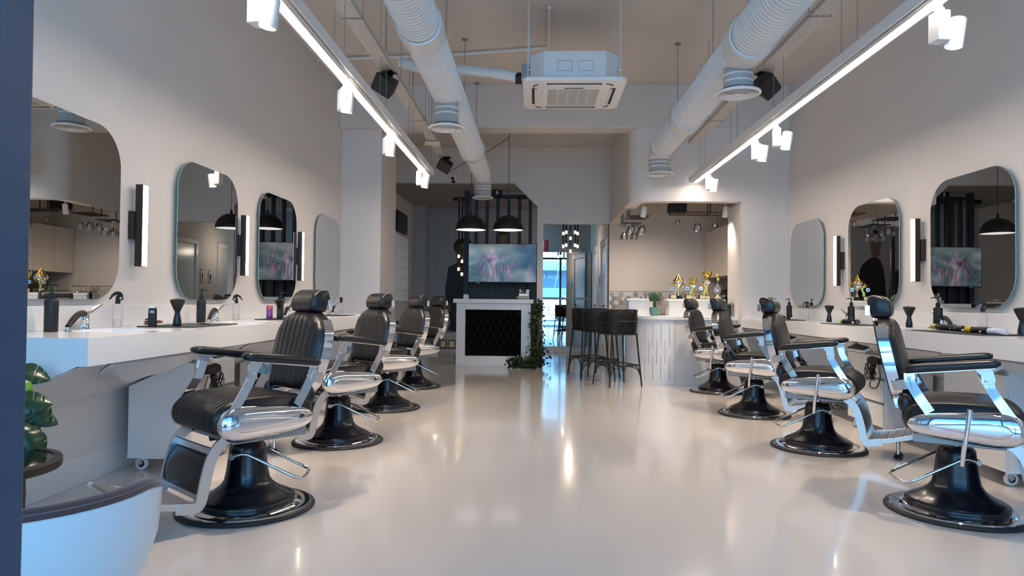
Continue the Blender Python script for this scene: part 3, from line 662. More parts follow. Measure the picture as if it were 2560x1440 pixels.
    m.sheet([[r[0] for r in front], [r[0] for r in back]]); m.sheet([[r[-1] for r in front], [r[-1] for r in back]]); m.sheet([front[0], back[0]]); m.sheet([front[-1], back[-1]])
    o = m.build('back_cushion', M_leather, t, ang=60)
    for s in (-1, 1):
        pts = []
        for i in range(17):
            v = -.12 + 1.0*i/16; z = H0 + (H1 - H0)*v; pts.append((fb(z) + .008, s*(hw(max(0, v)) + .006), z))
        rings = []
        for i, p in enumerate(pts):
            a = pts[max(0, i-1)]; b = pts[min(16, i+1)]
            ty, tz = b[1] - a[1], b[2] - a[2]; L = sqrt(ty*ty + tz*tz); ny, nz = tz/L*.004, -ty/L*.004
            d = .027
            rings.append([(p[0] - d, p[1] + ny, p[2] + nz), (p[0] + d, p[1] + ny, p[2] + nz), (p[0] + d, p[1] - ny, p[2] - nz), (p[0] - d, p[1] - ny, p[2] - nz)])
        fo = MB().loft(rings).build('back_frame', M_chrome, t, ang=30)
        q = MB()
        for zz in (.60, .69): q.lathe([(0, s*.0), (.008, s*.0), (.007, s*.004), (0, s*.005)], 10, (fb(zz) + .008, s*(hw((zz - H0)/(H1 - H0)) + .010), zz), 'y')
        q.build('frame_bolt', M_alu, fo)
        MB().ball((fb(.59) + .035, s*.205, .575), .034, .028, .05, 12).build('lumbar_roll', M_leather, t)
    rows = []
    for i in range(13):
        v = i / 12*.97; z = H0 - .01 + (H1 - H0)*v; rows.append([(fb(z) - .02 - .012*sqrt(max(0, 1 - u*u)), u*hw(v), z) for u in [-1 + .2*k for k in range(11)]])
    MB().sheet(rows).build('back_shell', M_rubber, t, solid=.006)
    # armrests with flat chrome brackets
    for s in (-1, 1):
        yc = s*.285; rings = []
        for i in range(25):
            u = i / 24; f = -.235 + .41*u; z = .755 + .052*u; e = max(.05, 1 - abs(2*u - 1)**9) ** .5
            w = (.034 + .010*u) * (.35 + .65*e); h = .024 * (.3 + .7*e)
            rings.append([(f, yc + w*(abs(cos(a))**.75)*(1 if cos(a) >= 0 else -1), z + h*(abs(sin(a))**.75)*(1 if sin(a) >= 0 else -1)) for a in [2*pi*k/20 for k in range(20)]])
        MB().loft(rings).build('armrest_pad', M_leather, t, ang=70)
        a = MB(); a.loft([[(f, yc - .03, z - .026), (f, yc + .03, z - .026), (f, yc + .03, z - .019), (f, yc - .03, z - .019)] for f, z in ((-.22, .757), (.155, .805))]); ap = a.build('arm_plate', M_chrome, t, bevel=.002)
        q = MB(); q.strap([(.095, yc, .782), (.122, yc, .755), (.132, yc, .725), (.125, yc, .69)], (0, 1, 0), [.05, .052, .046, .04], .012); q.build('front_lug', M_alu, ap)
        b1 = MB(); b1.strap(spline([(.118, yc - s*.012, .745), (.132, yc - s*.012, .69), (.170, yc - s*.012, .62), (.218, yc - s*.008, .545)], 4), (0, 1, 0), .043, .008); b1.build('arm_bracket', M_chrome, t)
        b2 = MB(); b2.strap(spline([(-.205, yc - s*.012, .735), (-.20, yc - s*.012, .69), (-.160, yc - s*.012, .615), (-.115, yc - s*.008, .545)], 4), (0, 1, 0), .047, .008); b2.build('arm_bracket', M_chrome, t)
        q = MB(); q.strap([(-.28, yc - s*.035, .660), (-.24, yc - s*.02, .672), (-.195, yc - s*.012, .685)], (0, 1, 0), [.045, .05, .05], .01)
        for fx, fz in ((.118, .722), (-.205, .71)): q.lathe([(0, s*.0), (.010, s*.0), (.010, s*.006), (0, s*.008)], 12, (fx, yc + s*.004, fz), 'y')
        q.build('arm_pivot', M_alu, t)['kind'] = 'stuff'
    # headrest
    hp = spline([(-.068, .018), (-.064, .048), (-.035, .062), (.01, .058), (.05, .036), (.072, -.004), (.070, -.042), (.048, -.060), (0, -.064), (-.040, -.060), (-.052, -.030), (-.056, .0)], 4, True)
    rows = []
    for j in range(25):
        y = -.115 + .23*j/24; ed = abs(y)/.115; sc = 1 - .22*max(0, (ed - .8)/.2)**2.2
        rows.append([(-.352 + p[0]*.85*sc, y, 1.072 + p[1]*sc) for p in hp])
    MB().loft(rows).build('headrest', M_leather, t, ang=60)
    m = MB()
    for s in (-1, 1): m.box(-.420, -.394, s*.112 - .004, s*.112 + .004, 1.022, 1.078)
    m.strap([(-.345, 0, .97), (-.350, 0, 1.0), (-.354, 0, 1.04)], (0, 1, 0), .018, .07); m.strap([(-.375, 0, .99), (-.380, 0, 1.02), (-.388, 0, 1.06)], (0, 1, 0), .012, .17)
    m.build('headrest_bracket', M_chrome, t, bevel=.002)
    # leg rest and foot plate
    for s in (-1, 1):
        l = MB(); l.strap(spline([(.21, s*.212, .415), (.255, s*.212, .380), (.288, s*.212, .32), (.310, s*.212, .24), (.325, s*.212, .165), (.342, s*.212, .122), (.38, s*.212, .118), (.44, s*.212, .128)], 4), (0, 1, 0), .050, .016); l.build('leg_arm', M_alu, t, bevel=.002)
    rows = []
    for i in range(9):
        u = i/8; z = .165 + .165*u; f = .325 - .05*u*u - .008 + .014*sin(pi*u)
        rows.append([(f + .010, -.195, z), (f + .018, -.16, z), (f + .018, .16, z), (f + .010, .195, z), (f - .014, .195, z), (f - .014, -.195, z)])
    MB().loft(rows).build('calf_pad', M_leather, t, ang=60)
    MB().box(.255, .272, -.205, .205, .335, .368).build('cross_bar', M_alu, t, bevel=.003); MB().box(.310, .325, -.205, .205, .132, .160).build('cross_bar', M_alu, t, bevel=.003)
    rows = []; n = 66
    for i in range(n + 1):
        u = i/n; f = .35 + .315*u; z = .128 + .062*u*u + .03*u + .0042*sin(2*pi*u*15)
        rows.append([(f, -.20, z), (f, .20, z), (f, .20, z - .016), (f, -.20, z - .016)])
    MB().loft(rows).build('foot_plate', M_alu, t, ang=50)
    for s in (-1, 1): MB().strap([(.345, s*.207, .118), (.495, s*.207, .145), (.615, s*.207, .178), (.675, s*.207, .212)], (0, 1, 0), [.036, .03, .028, .022], .012).build('foot_rail', M_alu, t, bevel=.002)
    for s in (-1, 1):
        m = MB(); m.cyl((.53, s*.05, .15), (.53, s*.05, .02), .010); q = m.build('support_stub', M_chrome, t)
        MB().lathe([(0, .001), (.028, .001), (.028, .008), (.012, .028), (0, .028)], 16, (.53, s*.05, 0)).build('stub_foot', M_rubber, q)
    m = MB(); m.tube([(-.13, -.06, .372), (.02, -.06, .378), (.17, -.06, .372)], .016, 12); m.build('gas_strut', M_black, t)
    return t
chairL = [((-1.487, 3.508), 50, 'black barber chair closest to the white tub chair, chrome side shell facing us'),
          ((-1.499, 5.18), 46, 'second black barber chair from the white tub chair, along the faucet counter'),
          ((-1.487, 6.808), 42, 'third black barber chair from the white tub chair, overlapping the one behind it'),
          ((-1.518, 8.506), 41, 'black barber chair closest to the white fireplace, before the suited-man mural')]
chairR = [((2.217, 3.689), 30, 'black barber chair cut by the frame edge, in front of the yellow and gold clippers'),
          ((2.138, 5.256), 31, 'second black barber chair from the door on the bar side, facing the trophy-reflecting mirror'),
          ((2.139, 6.774), 30, 'third black barber chair from the door on the bar side, hiding part of the bar'),
          ((2.24, 8.477), 35, 'black barber chair standing right against the curved bar front')]
GRP = 'black and chrome barber chairs'
proto = make_chair(chairL[0][2], GRP); proto.location = (*chairL[0][0], 0); proto.rotation_euler = (0, 0, pi + radians(chairL[0][1]))
for (xy, a, lb) in chairL[1:]: dup(proto, (*xy, 0), pi + radians(a), lb, GRP)
for (xy, a, lb) in chairR: dup(proto, (*xy, 0), -radians(a), lb, GRP)
for ch in [o for o in COL.objects if o.get('category') == 'barber chair']:      # the base keeps its pump lever square to the wall while the seat is swivelled
    hd_ = ch.rotation_euler.z
    for q in ch.children:
        if q.name.split('.')[0] in ('pump_lever', 'lever_pivot'): q.rotation_euler.z = (pi + radians(8) if ch.location.x < 0 else radians(-4)) - hd_

# ================================================================== wash counters
CZ = .90
def counter(side, xw, xf, y0, y1, cs, label):
    s = 1 if xf > xw else -1                       # direction from wall to room
    t = thing('wash_counter', label, 'counter', (xw, 0, 0))
    D = abs(xf - xw)
    def B(a, b, ya, yb, za, zb, name, m, par=t, **k): return MB().box(min(a*s, b*s), max(a*s, b*s), ya, yb, za, zb).build(name, m, par, **k)
    w = MB(); b0, b1 = .15, D - .155
    def ws(a, b, ya, yb): w.box(min(a*s, b*s), max(a*s, b*s), ya, yb, CZ - .03, CZ)
    ws(0, b0, y0, y1); ws(b1, D, y0, y1); yy = y0
    for c in cs: ws(b0, b1, yy, c - .22); yy = c + .22
    ws(b0, b1, yy, y1); w.build('worktop', M_solid, t, bevel=.0)
    B(D - .02, D, y0 + .02, y1, .776, CZ - .03, 'fascia', M_solid); 
    e = MB(); e.prism([(D*s, CZ - .03), (D*s, .776), ((D - .045)*s, .776), (0, .50), (0, CZ - .03)], 'y', y0, y0 + .02); e.build('end_panel', M_solid, t)
    u = MB(); u.loft([[((D - .03)*s, y, .78), ((D - .045)*s, y, .772), (.0, y, .497), (.0, y, .52)] for y in (y0 + .02, y1)]); u.build('sloped_underside', M_white, t)
    B(0, .035, y0, y1, CZ, 1.030, 'backsplash', M_solid, bevel=.003)
    for c in cs:
        hw_, hh = (b1 - b0), .44; cx = (b0 + b1)/2*s
        rings = [[(x, y, z) for x, y in rrect(hw_ - q, hh - q, max(.01, r_), 5, cx, c)] for q, z, r_ in ((0, CZ - .001, .012), (.012, CZ - .006, .02), (.03, CZ - .07, .04), (.07, CZ - .092, .06), (.2, CZ - .10, .05))]
        bs = MB().loft(rings, cap=False); nb_ = len(rings[0]); bs.f.append(tuple(range(4*nb_, 5*nb_))); bo = bs.build('basin', M_basin, t)
        MB().lathe([(0, 0), (.03, 0), (.032, .003), (.0, .004)], 18, (cx, c, CZ - .099)).build('drain', M_chrome, bo)
        # cover panel below the basin with its curved near edge, tilt-out flap
        n_ = (s*.38, 0, -.925); pts = []
        edge = [(c - .50, .0), (c - .47, .07), (c - .41, .13), (c - .31, .20), (c - .15, .27), (c + .10, .34), (c + .2, .36)]
        ye_ = min(c + .62, y1 - .01); poly = edge + [(ye_, .36), (ye_, 0)]
        L = sqrt((D - .045)**2 + .275**2)
        def onp(y, d, h): return ((D - .045 - (D - .045)*d/L + .38*h)*s, y, .772 - .275*d/L - .925*h)
        MB().loft([[onp(y, d, .004) for y, d in poly], [onp(y, d, .018) for y, d in poly]]).build('basin_cover', M_white, t, bevel=.002)
        if c + .85 > y1: continue
        fl = MB(); fl.M = Matrix.Translation(((D - .10)*s, c + .66, .735)) @ Matrix.Rotation(s*radians(24), 4, 'Y'); fl.box(-.075, .075, -.15, .15, -.022, .0); fo = fl.build('tilt_flap', M_white, t, bevel=.004)
        fl = MB(); fl.M = Matrix.Translation(((D - .10)*s, c + .66, .735)) @ Matrix.Rotation(s*radians(24), 4, 'Y'); fl.box(-.07, .07, -.14, .14, .0, .010); fl.build('flap_gasket', M_rubber, fo)
    return t
CSL = [3.66, 5.22, 6.78, 8.36]; CSR = [3.62, 5.2, 6.78, 8.36]
counter('left', XL, -1.95, 2.915, 9.0, CSL, 'long white wash counter behind the potted plant, with black pull-out faucets')
counter('right', XR, 2.655, 2.6, YN, CSR, 'long white wash counter on the bar side, strewn with clippers at its cut end')
def mirror(x, y, w, z0, z1, nx, r, label):
    t = thing('wall_mirror', label, 'mirror', (x, y, (z0 + z1)/2), group='round-cornered mirrors over the wash counters')
    h = z1 - z0
    MB().prism([(a, b) for a, b in rrect(w*.8, h*.8, r*.8, 8)], 'x', min(0, nx*.03), max(0, nx*.03)).build('backing', M_white, t)
    MB().prism(rrect(w, h, r, 12), 'x', min(nx*.030, nx*.0345), max(nx*.030, nx*.0345)).build('glass_edge', M_mirror_edge, t)
    MB().prism(rrect(w - .004, h - .004, r, 12), 'x', min(nx*.0345, nx*.036), max(nx*.0345, nx*.036)).build('mirror_glass', M_mirror, t)
for y, lb in ((3.645, 'reflecting the trophies, above the faucet closest to the potted plant'), (5.31, 'reflecting the corridor doors, second from the plant'), (6.76, 'reflecting a black dome pendant, third from the plant'), (8.41, 'pale, beside the white pillar at the fireplace end')):
    mirror(XL, y, .99, 1.066, 2.105, 1, .235, 'round-cornered mirror ' + lb)
for y, lb in ((3.6, 'closest to the street front'), (5.19, 'large and dark, reflecting a black dome pendant'), (6.66, 'reflecting trophies and hanging wine glasses'), (8.26, 'pale, closest to the bar')):
    mirror(XR, y, .99, 1.066, 2.07, -1, .235, 'round-cornered mirror on the bar side, ' + lb)
# trolleys
def trolley(x, y, s, w, zt, zb, label):
    t = thing('drawer_trolley', label, 'trolley', (x, y, 0), group='white drawer trolleys under the counters')
    D = .40
    def B(a, b, ya, yb, za, zb, name, m, **k): return MB().box(min(a*s, b*s), max(a*s, b*s), ya, yb, za, zb).build(name, m, t, **k)
    MB().prism([(-D*s, .085), (-.022*s, .085), (-.022*s, zt), (-D*s, zb)], 'y', 0, w).build('carcass', M_white, t, bevel=.003); B(-D - .0, -.0, -.004, 0, .085, .105, 'bottom_edge', M_white)
    h = (zt - .095)/3
    for k in range(3):
        d = B(-.022, 0, .004, w - .004, .092 + h*k, .092 + h*k + h - .022, 'drawer', M_white, bevel=.002)
        MB().box(min(-.02*s, -.004*s), max(-.02*s, -.004*s), .02, w - .02, .092 + h*k + h - .022, .092 + h*k + h - .004).build('grip_gap', M_grey, d)
    for a in (-D + .06, -.07):
        for b in (.06, w - .06):
            m = MB(); m.lathe([(.0, -.011), (.036, -.011), (.040, -.007), (.040, .007), (.036, .011), (.0, .011)], 20, (a*s, b, .041), 'y'); c = m.build('caster_wheel', M_white, t)
            m = MB(); m.lathe([(.0, -.0125), (.022, -.0125), (.022, .0125), (0, .0125)], 16, (a*s, b, .041), 'y'); m.build('caster_hub', M_rubber, c)
            m = MB(); m.strap([(a*s, b - .016, .085), (a*s - .012, b - .016, .06), (a*s, b - .016, .036)], (0, 1, 0), .03, .003); m.strap([(a*s, b + .016, .085), (a*s - .012, b + .016, .06), (a*s, b + .016, .036)], (0, 1, 0), .03, .003); m.box(a*s - .025, a*s + .025, b - .025, b + .025, .08, .086); m.build('caster_fork', M_satin, c)
for y, lb in ((4.16, 'its bare side and one caster beside the nearest barber chair'), (5.75, 'half hidden behind the second chair seat'), (7.3, 'almost hidden behind the third chair')):
    trolley(-2.12, y, 1, .6, .700, .530, 'white drawer trolley, faucet counter, ' + lb)
for y, lb in ((4.18, 'with its wheel showing behind the cut-off chair'), (5.62, 'with black dryer cables over its drawers'), (7.2, 'behind the third bar-side chair')):
    trolley(2.80, y, -1, .62, .690, .530, 'white drawer trolley under the clipper-strewn counter, ' + lb)

# ------------------------------------------------------------------ things on the counters
def soap(x, y, rz, label, n=[0]):
    t = thing('soap_bottle', label, 'soap bottle', (x, y, CZ), rz, 'black pump bottles on the counters')
    MB().lathe([(0, 0), (.030, 0), (.032, .003), (.032, .158), (.028, .166), (.013, .169), (.013, .175), (0, .175)], 24).build('body', M_black, t)
    m = MB(); m.lathe([(.0, .172), (.015, .172), (.016, .176), (.016, .198), (.008, .203), (.008, .21), (.004, .212), (.004, .236), (0, .236)], 16); m.lathe([(0, .234), (.011, .234), (.011, .245), (0, .247)], 14); m.tube([(0, 0, .241), (.03, 0, .242), (.048, 0, .236)], [.006, .0045, .0035], 8); m.build('pump', M_black, t)
def spray(x, y, rz, label):
    t = thing('spray_bottle', label, 'spray bottle', (x, y, CZ), rz, 'clear spray bottles on the counters')
    MB().lathe([(0, 0), (.026, 0), (.028, .003), (.028, .125), (.024, .138), (.012, .143), (0, .143)], 22).build('bottle', M_clear, t)
    MB().lathe([(0, .004), (.024, .004), (.024, .05), (0, .05)], 18).build('water', M_clear, t)
    MB().lathe([(0, .141), (.013, .141), (.014, .145), (.014, .163), (.0, .164)], 14).build('collar', M_black, t)
    m = MB(); m.strap([(0, 0, .16), (.002, 0, .178), (-.012, 0, .195)], (0, 1, 0), [.016, .018, .018], .014); m.strap(spline([(-.02, 0, .186), (-.01, 0, .202), (.012, 0, .203), (.03, 0, .190), (.045, 0, .168)], 4), (0, 1, 0), [.018]*4 + [.020]*5 + [.014]*4 + [.007]*4, .014); m.tube(spline([(-.022, 0, .188), (-.027, 0, .172), (-.012, 0, .162)], 4), .005, 6); m.build('trigger_head', M_black, t)
def faucet(x, y, s, label):
    t = thing('pull_out_faucet', label, 'faucet', (x, y, CZ), 0, 'pull-out faucets along the counters')
    MB().lathe([(0, 0), (.027, 0), (.027, .004), (.024, .008), (.024, .045), (.026, .048), (.026, .052), (.024, .056), (.024, .082), (.016, .090), (0, .092)], 24).build('body', M_chrome, t)
    MB().strap([(0, .01, .088), (s*.004, .045, .098), (s*.008, .09, .122), (s*.01, .125, .136)], (1, 0, 0), [.012, .010, .008, .006], .022).build('lever', M_satin, t)
    m = MB(); pts = spline([(0, .0, .078), (s*.012, -.04, .090), (s*.026, -.10, .078), (s*.04, -.16, .048), (s*.046, -.20, .020)], 4)
    m.tube(pts, [.017, .0185, .019, .019] + [.0165]*(len(pts) - 8) + [.0145, .014, .0135, .013], 12); m.build('spray_handle', M_black, t)
    m = MB(); m.lathe([(0, 0), (.030, 0), (.030, .003), (.016, .007), (.014, .020), (0, .022)], 20, (s*.046, -.205, 0)); m.build('handle_socket', M_chrome, t)
def brush(x, y, label):
    t = thing('neck_brush', label, 'brush', (x, y, CZ + .006), 0, 'black standing neck brushes')
    MB().lathe([(0, 0), (.023, 0), (.025, .01), (.024, .035), (.018, .065), (.016, .08), (.013, .086), (0, .087)], 20).build('handle', M_gloss, t)
    rg = []
    for k in range(9):
        u = k/8; r = .013 + .033*u**.9; z = .084 + .075*u; rg.append((r, z))
    MB().lathe(rg + [(.030, .167), (0, .170)], 30).build('bristles', M_black, t, ang=60)
def mat_(x, y, w, l, label):
    t = MB().prism(rrect(w, l, .015, 3), 'z', 0, .006); t.v = [(a + x, b + y, c + CZ) for a, b, c in t.v]
    return tag(t.build('counter_mat', M_rubber), label, 'mat', 'black rubber counter mats')
def round_brush(x, y, z, rz, label):
    t = thing('round_hair_brush', label, 'hair brush', (x, y, z), rz, 'wooden round hair brushes')
    MB().tube([(-.13, 0, .014), (-.08, 0, .016), (-.02, 0, .014), (.0, 0, .013)], [.008, .011, .009, .008], 10).build('handle', M_wood, t)
    MB().tube([(.0, 0, .016), (.09, 0, .016)], .013, 12).build('barrel', M_wood, t)
    m = MB(); r_ = random.Random(5)
    for k in range(150):
        a = r_.random()*2*pi; f = .005 + .085*r_.random(); q = Vector((f, cos(a)*.012, .020 + sin(a)*.012)); e = Vector((f + .004, cos(a)*.026, .020 + sin(a)*.024))
        if e.z < .001: e.z = .001
        m.tube([q, e], .0012, 3)
    o = m.build('bristles', M_bristle, t); o['kind'] = 'stuff'
def clip(x, y, rz, label):
    t = thing('hair_clipper', label, 'clipper', (x, y, CZ + .006), rz)
    MB().loft([[(a*q, b*q, z) for a, b in rrect(.046, .034, .012, 4)] for z, q in ((0, .9), (.004, 1), (.06, 1.02), (.098, .98), (.112, .86))]).build('body', M_black, t); MB().box(-.016, .016, -.012, .012, .11, .118).build('blade', M_satin, t); MB().box(-.012, .012, -.0185, -.0165, .08, .096).build('switch', M_grey, t)
for i, (x, y, lb) in enumerate(((-2.47, 3.40, 'closest to the door frame'), (-2.47, 4.96, 'between the neck brush and the second faucet'), (-2.47, 6.52, 'directly behind a neck brush and violet can'))): soap(x, y, .9 if i else -.3, 'black pump soap bottle on the faucet counter, ' + lb)
for x, y, lb in ((-2.50, 4.0, 'beside the first basin'), (-2.50, 5.62, 'beside the second basin'), (-2.50, 7.08, 'just over the nearest headrest'), (-2.50, 8.68, 'beside the pillar')): spray(x, y, -2.2 if y < 5 else (.6 if y < 6 else (-.2 if y < 8 else -.9)), 'clear spray bottle with black trigger on the faucet counter, ' + lb)
for c, lb in zip(CSL, ('at the first basin near the plant', 'at the second basin', 'at the third basin', 'at the last basin by the pillar')): faucet(-2.52, c + .07, 1, 'black and chrome pull-out faucet of the plant-side counter, ' + lb)
mat_(-2.25, 4.38, .36, .62, 'black rubber mat under the clipper and neck brush on the faucet counter'); mat_(-2.25, 6.05, .30, .62, 'black rubber mat carrying the violet can'); mat_(-2.25, 7.62, .30, .50, 'black rubber mat on the faucet counter near the pillar')
clip(-2.33, PX(381, 808, -2.33).y, .3, 'black hair clipper standing upright beside a round hair brush')
round_brush(-2.47, 4.33, CZ + .006, -1.45, 'wooden round brush lying behind the upright clipper on the mat')
brush(-2.22, PX(443, 806, -2.22).y, 'black neck brush standing beside the upright clipper'); brush(-2.27, 5.98, 'black neck brush standing between the violet can and a soap bottle')
def odds(x, y, rz, label):
    t = thing('steel_scissors', label, 'scissors', (x, y, CZ + .006), rz)
    MB().strap([(-.02, -.004, .003), (.04, .0, .003), (.09, .004, .003)], (0, 0, 1), [.012, .012, .002], .004).build('blade', M_satin, t); MB().strap([(-.02, .004, .005), (.04, .0, .005), (.09, -.004, .005)], (0, 0, 1), [.012, .012, .002], .004).build('blade', M_satin, t)
    m = MB()
    for s in (-1, 1): m.tube([(-.045 + .022*cos(a), s*.018 + .014*sin(a), .004) for a in [2*pi*k/14 for k in range(14)]], .0035, 6, True)
    m.build('finger_rings', M_black, t)
odds(-2.17, 4.50, .9, 'steel scissors lying on the mat beside the neck brush'); odds(-2.2, 6.22, .7, 'steel scissors lying on the mat behind the nearest headrest')
t = thing('drink_can', 'violet and red slim can standing on the mat before a soap bottle', 'can', (-2.29, 5.80, CZ + .006))
MB().lathe([(0, 0), (.022, 0), (.026, .006), (.026, .085), (0, .085)], 22).build('can_body', M_magenta, t); MB().lathe([(.0262, .084), (.0262, .108), (.022, .118), (.020, .116), (0, .115)], 22).build('can_top', M_redcan, t)
# bar-side counter
def RX(px, py, x): return PX(px, py, x).y
SX = 3.08
for px, py, lb in ((1973, 794.5, 'below the pale mirror by the bar'), (2128, 805, 'below the trophy-reflecting mirror'), (2345, 817, 'below the large dark mirror')): soap(SX, RX(px, py, SX), 2.4, 'black pump soap bottle on the clipper-strewn counter, ' + lb)
for px, py, lb in ((2017, 796, 'in front of the pale mirror'), (2457, 816, 'behind the gold clipper')): spray(3.12, RX(px, py, 3.12), 2.6, 'clear spray bottle with black trigger on the bar-side counter, ' + lb)
for c, lb in zip(CSR[1:], ('behind the gold clipper', 'beside the lime clipper guard', 'at the basin closest to the bar')): faucet(3.10, c + .12, -1, 'black and chrome pull-out faucet of the bar-side counter, ' + lb)
for px, py, lb in ((2073, 801, 'below the pale mirror'), (2273, 814, 'between the two darker mirrors'), (2556, 832, 'cut by the frame edge')): brush(2.93, RX(px, py, 2.93), 'black neck brush standing on the bar-side counter, ' + lb)
mat_(2.84, 7.95, .28, .62, 'black rubber mat under the brown brush below the pale mirror'); mat_(2.84, 6.3, .28, .6, 'black rubber mat under the lime clipper guard'); mat_(2.86, 4.66, .32, .74, 'black rubber mat covered with gold, yellow and white clippers')
round_brush(2.86, 8.0, CZ + .006, -1.9, 'wooden round brush lying on the mat below the pale mirror'); round_brush(2.88, 6.25, CZ + .006, -1.9, 'wooden round brush lying by the lime clipper guard')
def lying(name, x, y, rz, L, m1, m2, label, cat='clipper'):
    t = thing(name, label, cat, (x, y, CZ + .006), rz)
    MB().loft([[(f, .5*w*cos(a), h + h*sin(a)) for a in [2*pi*k/14 for k in range(14)]] for f, w, h in ((-L/2, .03, .012), (-L*.42, .044, .02), (0, .046, .021), (L*.22, .04, .019))]).build('grip', m1, t)
    MB().loft([[(f, .5*w*cos(a), h + h*sin(a)) for a in [2*pi*k/14 for k in range(14)]] for f, w, h in ((L*.21, .044, .021), (L*.3, .046, .022), (L*.42, .042, .019))]).build('collar', m2, t)
    MB().box(L*.42, L*.52, -.018, .018, .008, .020).build('blade', M_satin, t, bevel=.002)
    return t
lying('hair_clipper', 2.92, 5.02, 1.75, .22, M_black, M_goldp, 'gold and black clipper lying on the mat before the chrome faucet'); lying('hair_clipper', 2.86, 4.52, 1.95, .20, M_black, M_yellow, 'black clipper with a yellow collar lying on the mat')
lying('hair_clipper', 2.84, 4.34, 2.0, .16, M_shell, M_black, 'white and black trimmer lying at the cut-off end of the mat'); lying('hair_clipper', 2.90, 4.80, 1.4, .19, M_gloss, M_black, 'all-black clipper lying between the gold and yellow ones')
lying('clipper_guard', 2.86, 6.42, 1.7, .12, M_black, M_limep, 'lime green clipper guard on the mat behind a headrest', 'clipper guard')
MB_ = MB(); MB_.box(2.76, 2.80, 4.72, 4.95, CZ + .006, CZ + .009)
tag(MB_.build('barber_comb', M_satin), 'steel comb lying at the front of the mat with clippers', 'comb')
# hair dryers hanging under the flaps
def dryer(x, y, s, label):
    t = thing('hair_dryer', label, 'hair dryer', (x, y, .60), 0, 'hanging black hair dryers')
    MB().lathe([(0, -.08), (.024, -.08), (.03, -.03), (.036, .05), (.03, .08), (0, .082)], 18, (0, 0, .03), 'y').build('barrel', M_black, t)
    MB().strap([(0, .03, .0), (0, .045, -.06), (0, .06, -.12)], (1, 0, 0), [.034, .03, .026], .026).build('grip', M_black, t)
    r_ = random.Random(2); pts = [(0, .06, -.115)]
    for k in range(26): pts.append((s*(.01 + .03*cos(k*.9)) + .004*k*s*.2, .03 + .055*sin(k*.9) + .01*r_.random(), -.03 - .05*r_.random() + .05*cos(k*.5)))
    MB().tube(spline(pts, 3), .0045, 6).build('coiled_cord', M_black, t)
    MB().tube(spline([(0, .06, -.10), (s*.05, -.02, -.17), (s*.06, -.14, -.17), (s*.05, -.18, -.08), (s*.03, -.10, .0)], 5), .005, 6).build('loose_cord', M_black, t)
dryer(2.74, 5.62, -1, 'black hair dryer with coiled cord hanging beside the dryer-cable trolley'); dryer(-2.05, 4.26, 1, 'black hair dryer hanging under the flap by the nearest barber chair')

# ================================================================== fireplace corner and alcove
fp = thing('white_fireplace', 'white mock fireplace with black scaled panel under the television', 'fireplace', (-.71, 11.42, 0))
def fb_(x0, x1, y0, y1, z0, z1, name, m, **k): return MB().box(x0 + .71, x1 + .71, y0, y1, z0, z1).build(name, m, fp, **k)
fb_(-1.335, -1.185, 0, .42, 0, 1.045, 'pilaster', M_white, bevel=.004); fb_(-.245, -.085, 0, .42, 0, 1.045, 'pilaster', M_white, bevel=.004)
fb_(-1.185, -.245, .004, .42, .935, 1.045, 'frieze', M_white, bevel=.004); fb_(-1.185, -.245, .004, .42, 0, .160, 'plinth', M_white, bevel=.004)
fb_(-1.385, -.04, -.05, .45, 1.045, 1.115, 'mantel_shelf', M_white, bevel=.005)
fb_(-1.19, -.24, .10, .14, .155, .94, 'firebox_back', M_scale)
sc = None; i = 0
for row in range(7):
    for c in range(9):
        x = -1.185 + .052 + c*.112 + (row % 2)*.056; z = .93 - row*.115
        if x > -.255 or x < -1.18: continue
        if sc is None:
            q = MB(); q.add([(0, .03, 0), (-.066, .10, .02), (.066, .10, .02), (-.05, .097, -.10), (.02, .055, -.135), (.055, .097, -.09), (0, .04, -.06)], [(0, 1, 6), (0, 6, 2), (1, 3, 6), (3, 4, 6), (4, 5, 6), (5, 2, 6), (1, 2, 5, 4, 3)])
            sc = q.build('panel_scale', M_scale, fp, ang=5); o = sc
        else: o = sc.copy(); COL.objects.link(o); o.parent = fp
        o.location = (x + .71, .0, max(z, .16 + .13))
t = thing('white_candle_box', 'small white box candle on the end of the mantel shelf', 'candle', (-1.19, 11.60, 1.115)); MB().box(-.045, .045, -.04, .04, 0, .06).build('box', M_white, t, bevel=.006); MB().box(-.04, .04, -.035, .035, .06, .078).build('lid', M_shell, t, bevel=.003)
t = thing('model_train', 'small white open-work model train on the mantel below the television', 'ornament', (-.22, 11.62, 1.115))
m = MB(); m.lathe([(.0, -.08), (.055, -.08), (.055, .07), (0, .07)], 16, (0.01, 0, .075), 'x'); m.build('barrel', M_silver, t)
for k in range(4):
    m = MB(); cx = -.075 + .05*k
    m.tube([(cx + .024*cos(a), -.06, .027 + .024*sin(a)) for a in [2*pi*j/12 for j in range(12)]], .004, 5, True); m.tube([(cx - .02, -.06, .027), (cx + .02, -.06, .027)], .003, 5); m.tube([(cx, -.06, .007), (cx, -.06, .047)], .003, 5); m.build('wheel', M_white, t)
m = MB(); m.box(-.11, .10, -.055, .05, .04, .052); m.box(.05, .10, -.05, .05, .05, .15); m.prism([(.04, .15), (.115, .15), (.08, .175)], 'y', -.055, .055); m.build('frame', M_white, t)
m = MB(); m.cyl((-.05, 0, .12), (-.05, 0, .17), .012, .018, 12); m.cyl((-.01, 0, .12), (-.01, 0, .145), .012, .008, 12); m.build('chimney', M_white, t)
tv = thing('television', 'wall television showing pink flames above the white fireplace', 'television', (-.595, 11.98, 1.75))
